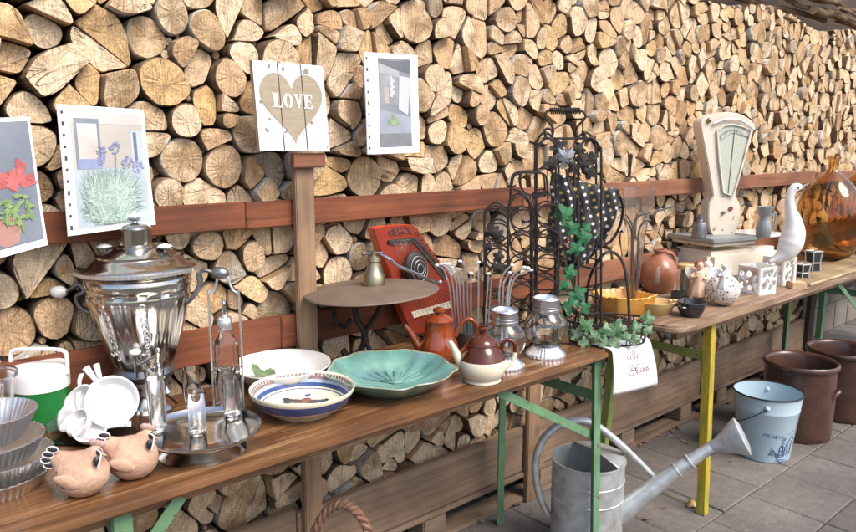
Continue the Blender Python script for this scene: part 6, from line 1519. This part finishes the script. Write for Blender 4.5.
S.rect(.33,.34,.42,.50, pm('print_beige2', (.46,.42,.34),(.52,.48,.4),18), 'printed_board', .0016)
for i in range(7): S.patch(blob(.46+.03*(i%2),.25+.028*i,.035,.022,i,16), pm('print_pale%d' % (i%2), (.60,.62,.65),(.70,.72,.75),30), 'printed_blossom', .0019+.0001*i, sub=1)
S.patch([(.25,.56),(.84,.64),(.84,.80),(.25,.80)], pm('print_floor', (.33,.36,.42),(.44,.46,.53),10), 'printed_floor', .0013)
S.rect(.25,.80,.845,.93, pm('print_foreground', (.19,.19,.21),(.26,.26,.28),30), 'printed_foreground', .0016)
mb = MB(); g0 = random.Random(8)
for i in range(90):
    th = g0.uniform(.1,3.0); l = g0.uniform(.08,.20); x0, y0 = .50+g0.uniform(-.03,.03), .72; w0 = .006
    mb.add([S.q(x0-w0,y0,.0024+.000004*i),S.q(x0+w0,y0,.0024+.000004*i),S.q(x0+l*cos(th),y0-l*sin(th)*.75,.0024+.000004*i)], [(0,1,2)])
mb.build('printed_grass', pm('print_lime', (.30,.46,.20),(.50,.62,.38),30), S.t, smooth=False)

# ================================================================== ON THE GROUND
# watering can
a = At(585,548,0); u = a.t; k = a.k; z = a.Z
t = thing('watering_can', 'old galvanised watering can with long spout and wide rose', 'watering can', a.p, CR)
R = 36.5*k; H = z(457)
MB().lathe([(R*.985,0),(R*1.0,.004),(R*1.0,.012),(R*.98,.014),(R*.98,H*.60),(R*.995,H*.605),(R*.995,H*.615),(R*.98,H*.62),(R*.98,H*.78),(R*.995,H*.785),(R*.995,H*.80),(R*.98,H*.805),(R*.98,H*.985),(R*1.01,H*.985),(R*1.01,H),(R*.965,H),(R*.965,.01),(.001,.008)], 72).build('body', M['zinc'], t, ang=30)
n = 24; vs = []; fs = []
for i in range(n+1):
    th = radians(-78+156*i/n)+.45; vs += [(R*.97*cos(th),R*.97*sin(th),H-.002),(R*.97*cos(th),R*.97*sin(th),H+.006)]
vs += [(R*.97*(cos(-.911)+cos(1.811))/2, R*.97*(sin(-.911)+sin(1.811))/2, H+.022)]
top_i = len(vs)-1
m = MB(); m.add(vs, [(2*i+1,2*i+3,top_i) for i in range(n)]+[(2*i,2*i+2,2*i+3,2*i+1) for i in range(n)]); m.build('half_cover', M['zinc'], t, solid=.002)
m = MB(); loft_tube(m, a, [(548,514),(540,497),(535,468),(541,443),(556,427),(575,420.5),(592,423),(612,437),(634,457),(655,478)], [4,4.6,4.8,4.8,4.8,4.8,4.8,4.6,4.2,3.4], sub=6, flat=.8); m.build('handle', M['zinc'], t)
m = MB(); q = [a.P(616,512,-.02),a.P(640,491,-.03),a.P(668,468,-.04),a.P(688,452.5,-.05),a.P(706,440,-.055)]
m.tube(q, [11.5*u,9.2*u,7.2*u,6.2*u,5.4*u], 20); sp_o = m.build('spout', M['zinc'], t)
m = MB()
for f_ in (.25,.85): 
    p = Vector(q[2]).lerp(Vector(q[3]),f_); d = (Vector(q[3])-Vector(q[2])).normalized(); m.tube([p-d*.004,p-d*.002,p+d*.002,p+d*.004], [6.4*u,7.6*u,7.6*u,6.4*u], 18)
m.build('spout_band', M['zinc'], sp_o)
p0 = Vector(q[-1]); d = Vector((.80,-.25,.45)).normalized()
m = MB(); m.tube([p0-d*.01,p0+d*4*u,p0+d*14*u,p0+d*27*u,p0+d*29*u,p0+d*29.5*u], [5.2*u,6.2*u,11*u,18*u,18.3*u,17.5*u], 32); m.tube([p0+d*29.4*u,p0+d*31*u], [17.2*u,13*u], 32); m.build('rose', M['zinc'], t, ang=50)

# enamel bucket
a = At(763,453,0); u = a.t; k = a.k; H = (453-387)*u
t = thing('enamel_bucket', 'pale blue enamel bucket with dark rim and printed blue ship', 'bucket', a.p, CR)
Rt, Rb_ = 35*k, 26.5*k
zf = lambda f: Rb_+(Rt-Rb_)*f
MB().lathe([(Rb_*.97,0),(Rb_,.003),(zf(.74),H*.74),(zf(.745)+.0015,H*.75),(zf(.76)+.0015,H*.765),(zf(.77),H*.775),(Rt,H*.985),(Rt*.985,H*.985),(Rb_*.98,.008),(.001,.006)], 72).build('body', M['enamel'], t, ang=40)
MB().tube([((Rt+.0005)*cos(q_),(Rt+.0005)*sin(q_),H*.99) for q_ in [2*pi*i/72 for i in range(72)]], .0038, 8, closed=True).build('rim', M['navy'] if 0 else M['black'], t)
def onb(th, z_, d=.0012): f_ = z_/H; r_ = zf(f_)+d+.0004; return (r_*cos(th), r_*sin(th), z_)
for th in (radians(-115),radians(65)):
    p = Vector(onb(th,H*.86,.002)); m = MB(); m.ball(p, .012, 12, 0, (1,1,1.1)); o = m.build('ear', M['enamel'], t)
hs = []
for i in range(21):
    q_ = pi*i/20; ax = Vector((cos(radians(-115)),sin(radians(-115)),0)); pr_ = Vector((-ax.y,ax.x,0))*-1
    P_ = ax*(cos(q_)*(Rt+.008))+pr_*(sin(q_)*(Rt+.012))*.92; P_.z = H*.86+sin(q_)*(-.115); hs.append(P_)
MB().tube(hs, .0022, 6).build('handle', M['black'], t)
def bp_(px, py):           # pixel on the bucket front -> angle and height
    dx = (px-764)*k; z_ = (453-py)*u*.99-.012; r_ = zf(max(0,min(1,z_/H))); x = max(-.97,min(.97,dx/r_)); th = radians(-115)+math.asin(x); return th, z_
def bst(strokes, w_, name, m_):
    mb = MB()
    for s_ in strokes:
        q = [onb(*bp_(*p)) for p in s_]; mb.tube(q, w_, 5)
    return mb.build(name, m_, t)
L8 = {'F':[[(0,0),(0,1)],[(0,0),(.8,0)],[(0,.5),(.6,.5)]],'R':[[(0,1),(0,0),(.6,0),(.75,.25),(.55,.5),(0,.5)],[(.35,.5),(.8,1)]],'E':[[(.8,0),(0,0),(0,1),(.8,1)],[(0,.5),(.6,.5)]],'I':[[(.3,0),(.3,1)]],'G':[[(.8,.15),(.5,0),(.1,.2),(0,.6),(.3,1),(.8,.9),(.8,.55),(.5,.55)]],
 'H':[[(0,0),(0,1)],[(.8,0),(.8,1)],[(0,.5),(.8,.5)]],'T':[[(0,0),(.9,0)],[(.45,0),(.45,1)]],'S':[[(.8,.1),(.4,0),(.1,.25),(.7,.65),(.5,1),(0,.9)]]}
st_ = []
for i,ch_ in enumerate('FREIHEIT'):
    for s_ in L8[ch_]: st_.append([(762.5+i*2.55+a_*1.9-b_*.35+.25, 419.0+i*.28+b_*3.0) for a_,b_ in s_])
bst(st_, .0009, 'lettering', M['ink'])
sh = [[(776,443),(778,446),(784,447),(788,444)],[(775,441),(780,443.5),(788,441.5)],[(778,442),(779,434),(782,427),(784,424)],[(783,443),(784,434),(787,427),(790,421)],[(788,441),(789,432),(791,424)],
 [(779,436),(783,437),(788,434)],[(780,432),(784,433),(789,430)],[(782,429),(786,429),(790,426)],[(780,440),(784,440),(788,438)],[(769,441),(771,437),(773,440),(769,441.5)],[(771,434),(775,439),(776,443)],[(773,436),(776,440),(779,442)],[(781,425.5),(784,423)],[(785.5,419.5),(789,418),(791,417)],
 [(776,447),(782,449),(787,448)],[(778,449),(783,450),(786,449)],[(782,431),(782,442)],[(786,429),(786,441)],[(779.5,438),(787.5,436)],[(770,440),(774,441.5)],[(777,440),(781,441.5),(786,440)]]
bst(sh, .0016, 'printed_ship', M['ink'])

# crocks
def crock(px, py, rpx, hpx, label, lug=True):
    a = At(px, py, 0); u = a.t; R = rpx*a.k; H = hpx*u
    t = thing('stoneware_crock', label, 'crock', a.p, CR, 'large dark brown stoneware crocks')
    MB().lathe([(R*.90,0),(R*.92,.004),(R*.935,.03),(R*.965,H*.5),(R*.955,H*.88),(R*.965,H*.92),(R*1.0,H*.93),(R*1.02,H*.955),(R*1.015,H*.985),(R*.98,H),(R*.92,H*.99),(R*.885,H*.95),(R*.88,.03),(.001,.025)], 80).build('body', M['crock'], t, ang=50)
    for th in (radians(-42),radians(138)):
        d = Vector((cos(th),sin(th),0)); pr_ = Vector((-sin(th),cos(th),0)); zc = H*.60
        pts = [d*(R*.95)+pr_*(-.034)+Vector((0,0,zc-.006)), d*(R*1.0)+pr_*(-.024)+Vector((0,0,zc+.012)), d*(R*1.05)+Vector((0,0,zc+.026)), d*(R*1.0)+pr_*.024+Vector((0,0,zc+.012)), d*(R*.95)+pr_*.034+Vector((0,0,zc-.006))]
        MB().tube(spline(pts,5), .009, 9).build('lug_handle', M['crock'], t)
crock(795,432,38,75,'big brown stoneware crock right behind the pale blue bucket')
crock(838,413,38.5,68,'farther brown stoneware crock at the right edge')

# wicker basket on the ground behind the table
wb = Vector((1.02,1.52,0)); t = thing('wicker_basket', 'brown wicker basket under the table, only its twisted arch handle showing', 'basket', wb, CR)
m = MB()
for j in range(3):
    P = []
    for i in range(61):
        q_ = pi*i/60; tw_ = 2*pi*i/60*7+j*2.094; c_ = Vector((-cos(q_)*.098,0,.20+sin(q_)*.245)); nr = Vector((-cos(q_),0,sin(q_))); P.append(c_+nr*.0075*cos(tw_)+Vector((0,1,0))*.0075*sin(tw_))
    m.tube(P, .0075, 7)
m.build('handle', M['wicker'], t)
MB().lathe([(.085,0),(.09,.004),(.11,.10),(.118,.20),(.122,.206),(.112,.206),(.104,.10),(.08,.008),(.001,.006)], 72, mod=lambda th,i,r: r*(1+.02*cos(24*th+i*3.14))).build('body', M['wicker'], t)
# dry leaf and twig on the paving
p0 = W(692,506,0)[0]
t = thing('dry_leaf', 'yellowish dry leaf on its stalk lying on the paving by the spout', 'leaf', p0+Vector((0,0,.002)))
m = MB(); o = leaf_outline(0,0,.035,.6,3); m.add([(x,y,.006+.006*sin(30*x)) for x,y in o]+[(0,0,.012)], [(i,(i+1)%60,60) for i in range(60)]); m.build('blade', M['ochre'], t, solid=.001)
q0 = W(655,491,0)[0]-p0; MB().tube(spline([(0,0,.006),(q0.x*.5,q0.y*.5+.01,.004),(q0.x,q0.y,.003)],5), .0022, 6).build('stalk', M['olive'], t)
# unseen leafy screen, added to give the shiny things dark contrast to mirror
hg = MB(); rh = random.Random(2)
for _ in range(9000):
    x = rh.uniform(-8,10); y = -6+rh.uniform(-.5,.5); z_ = rh.uniform(0,2.1)+.12*sin(x*3); s_ = rh.uniform(.04,.09); a_, b__ = rh.uniform(0,6.3), rh.uniform(-1,1)
    u_ = Vector((cos(a_),sin(a_),b__))*s_; v_ = Vector((-sin(a_)*.5,cos(a_)*.3,.6))*s_; c_ = Vector((x,y,z_)); hg.add([c_-u_,c_-v_,c_+u_,c_+v_], [(0,1,2,3)])
tag(hg.build('hedge', mat('reflection_leaf', (.035,.07,.02), (.08,.13,.04), scale=5, rough=.7), smooth=False), 'green hedge across the yard behind the photographer', 'hedge')
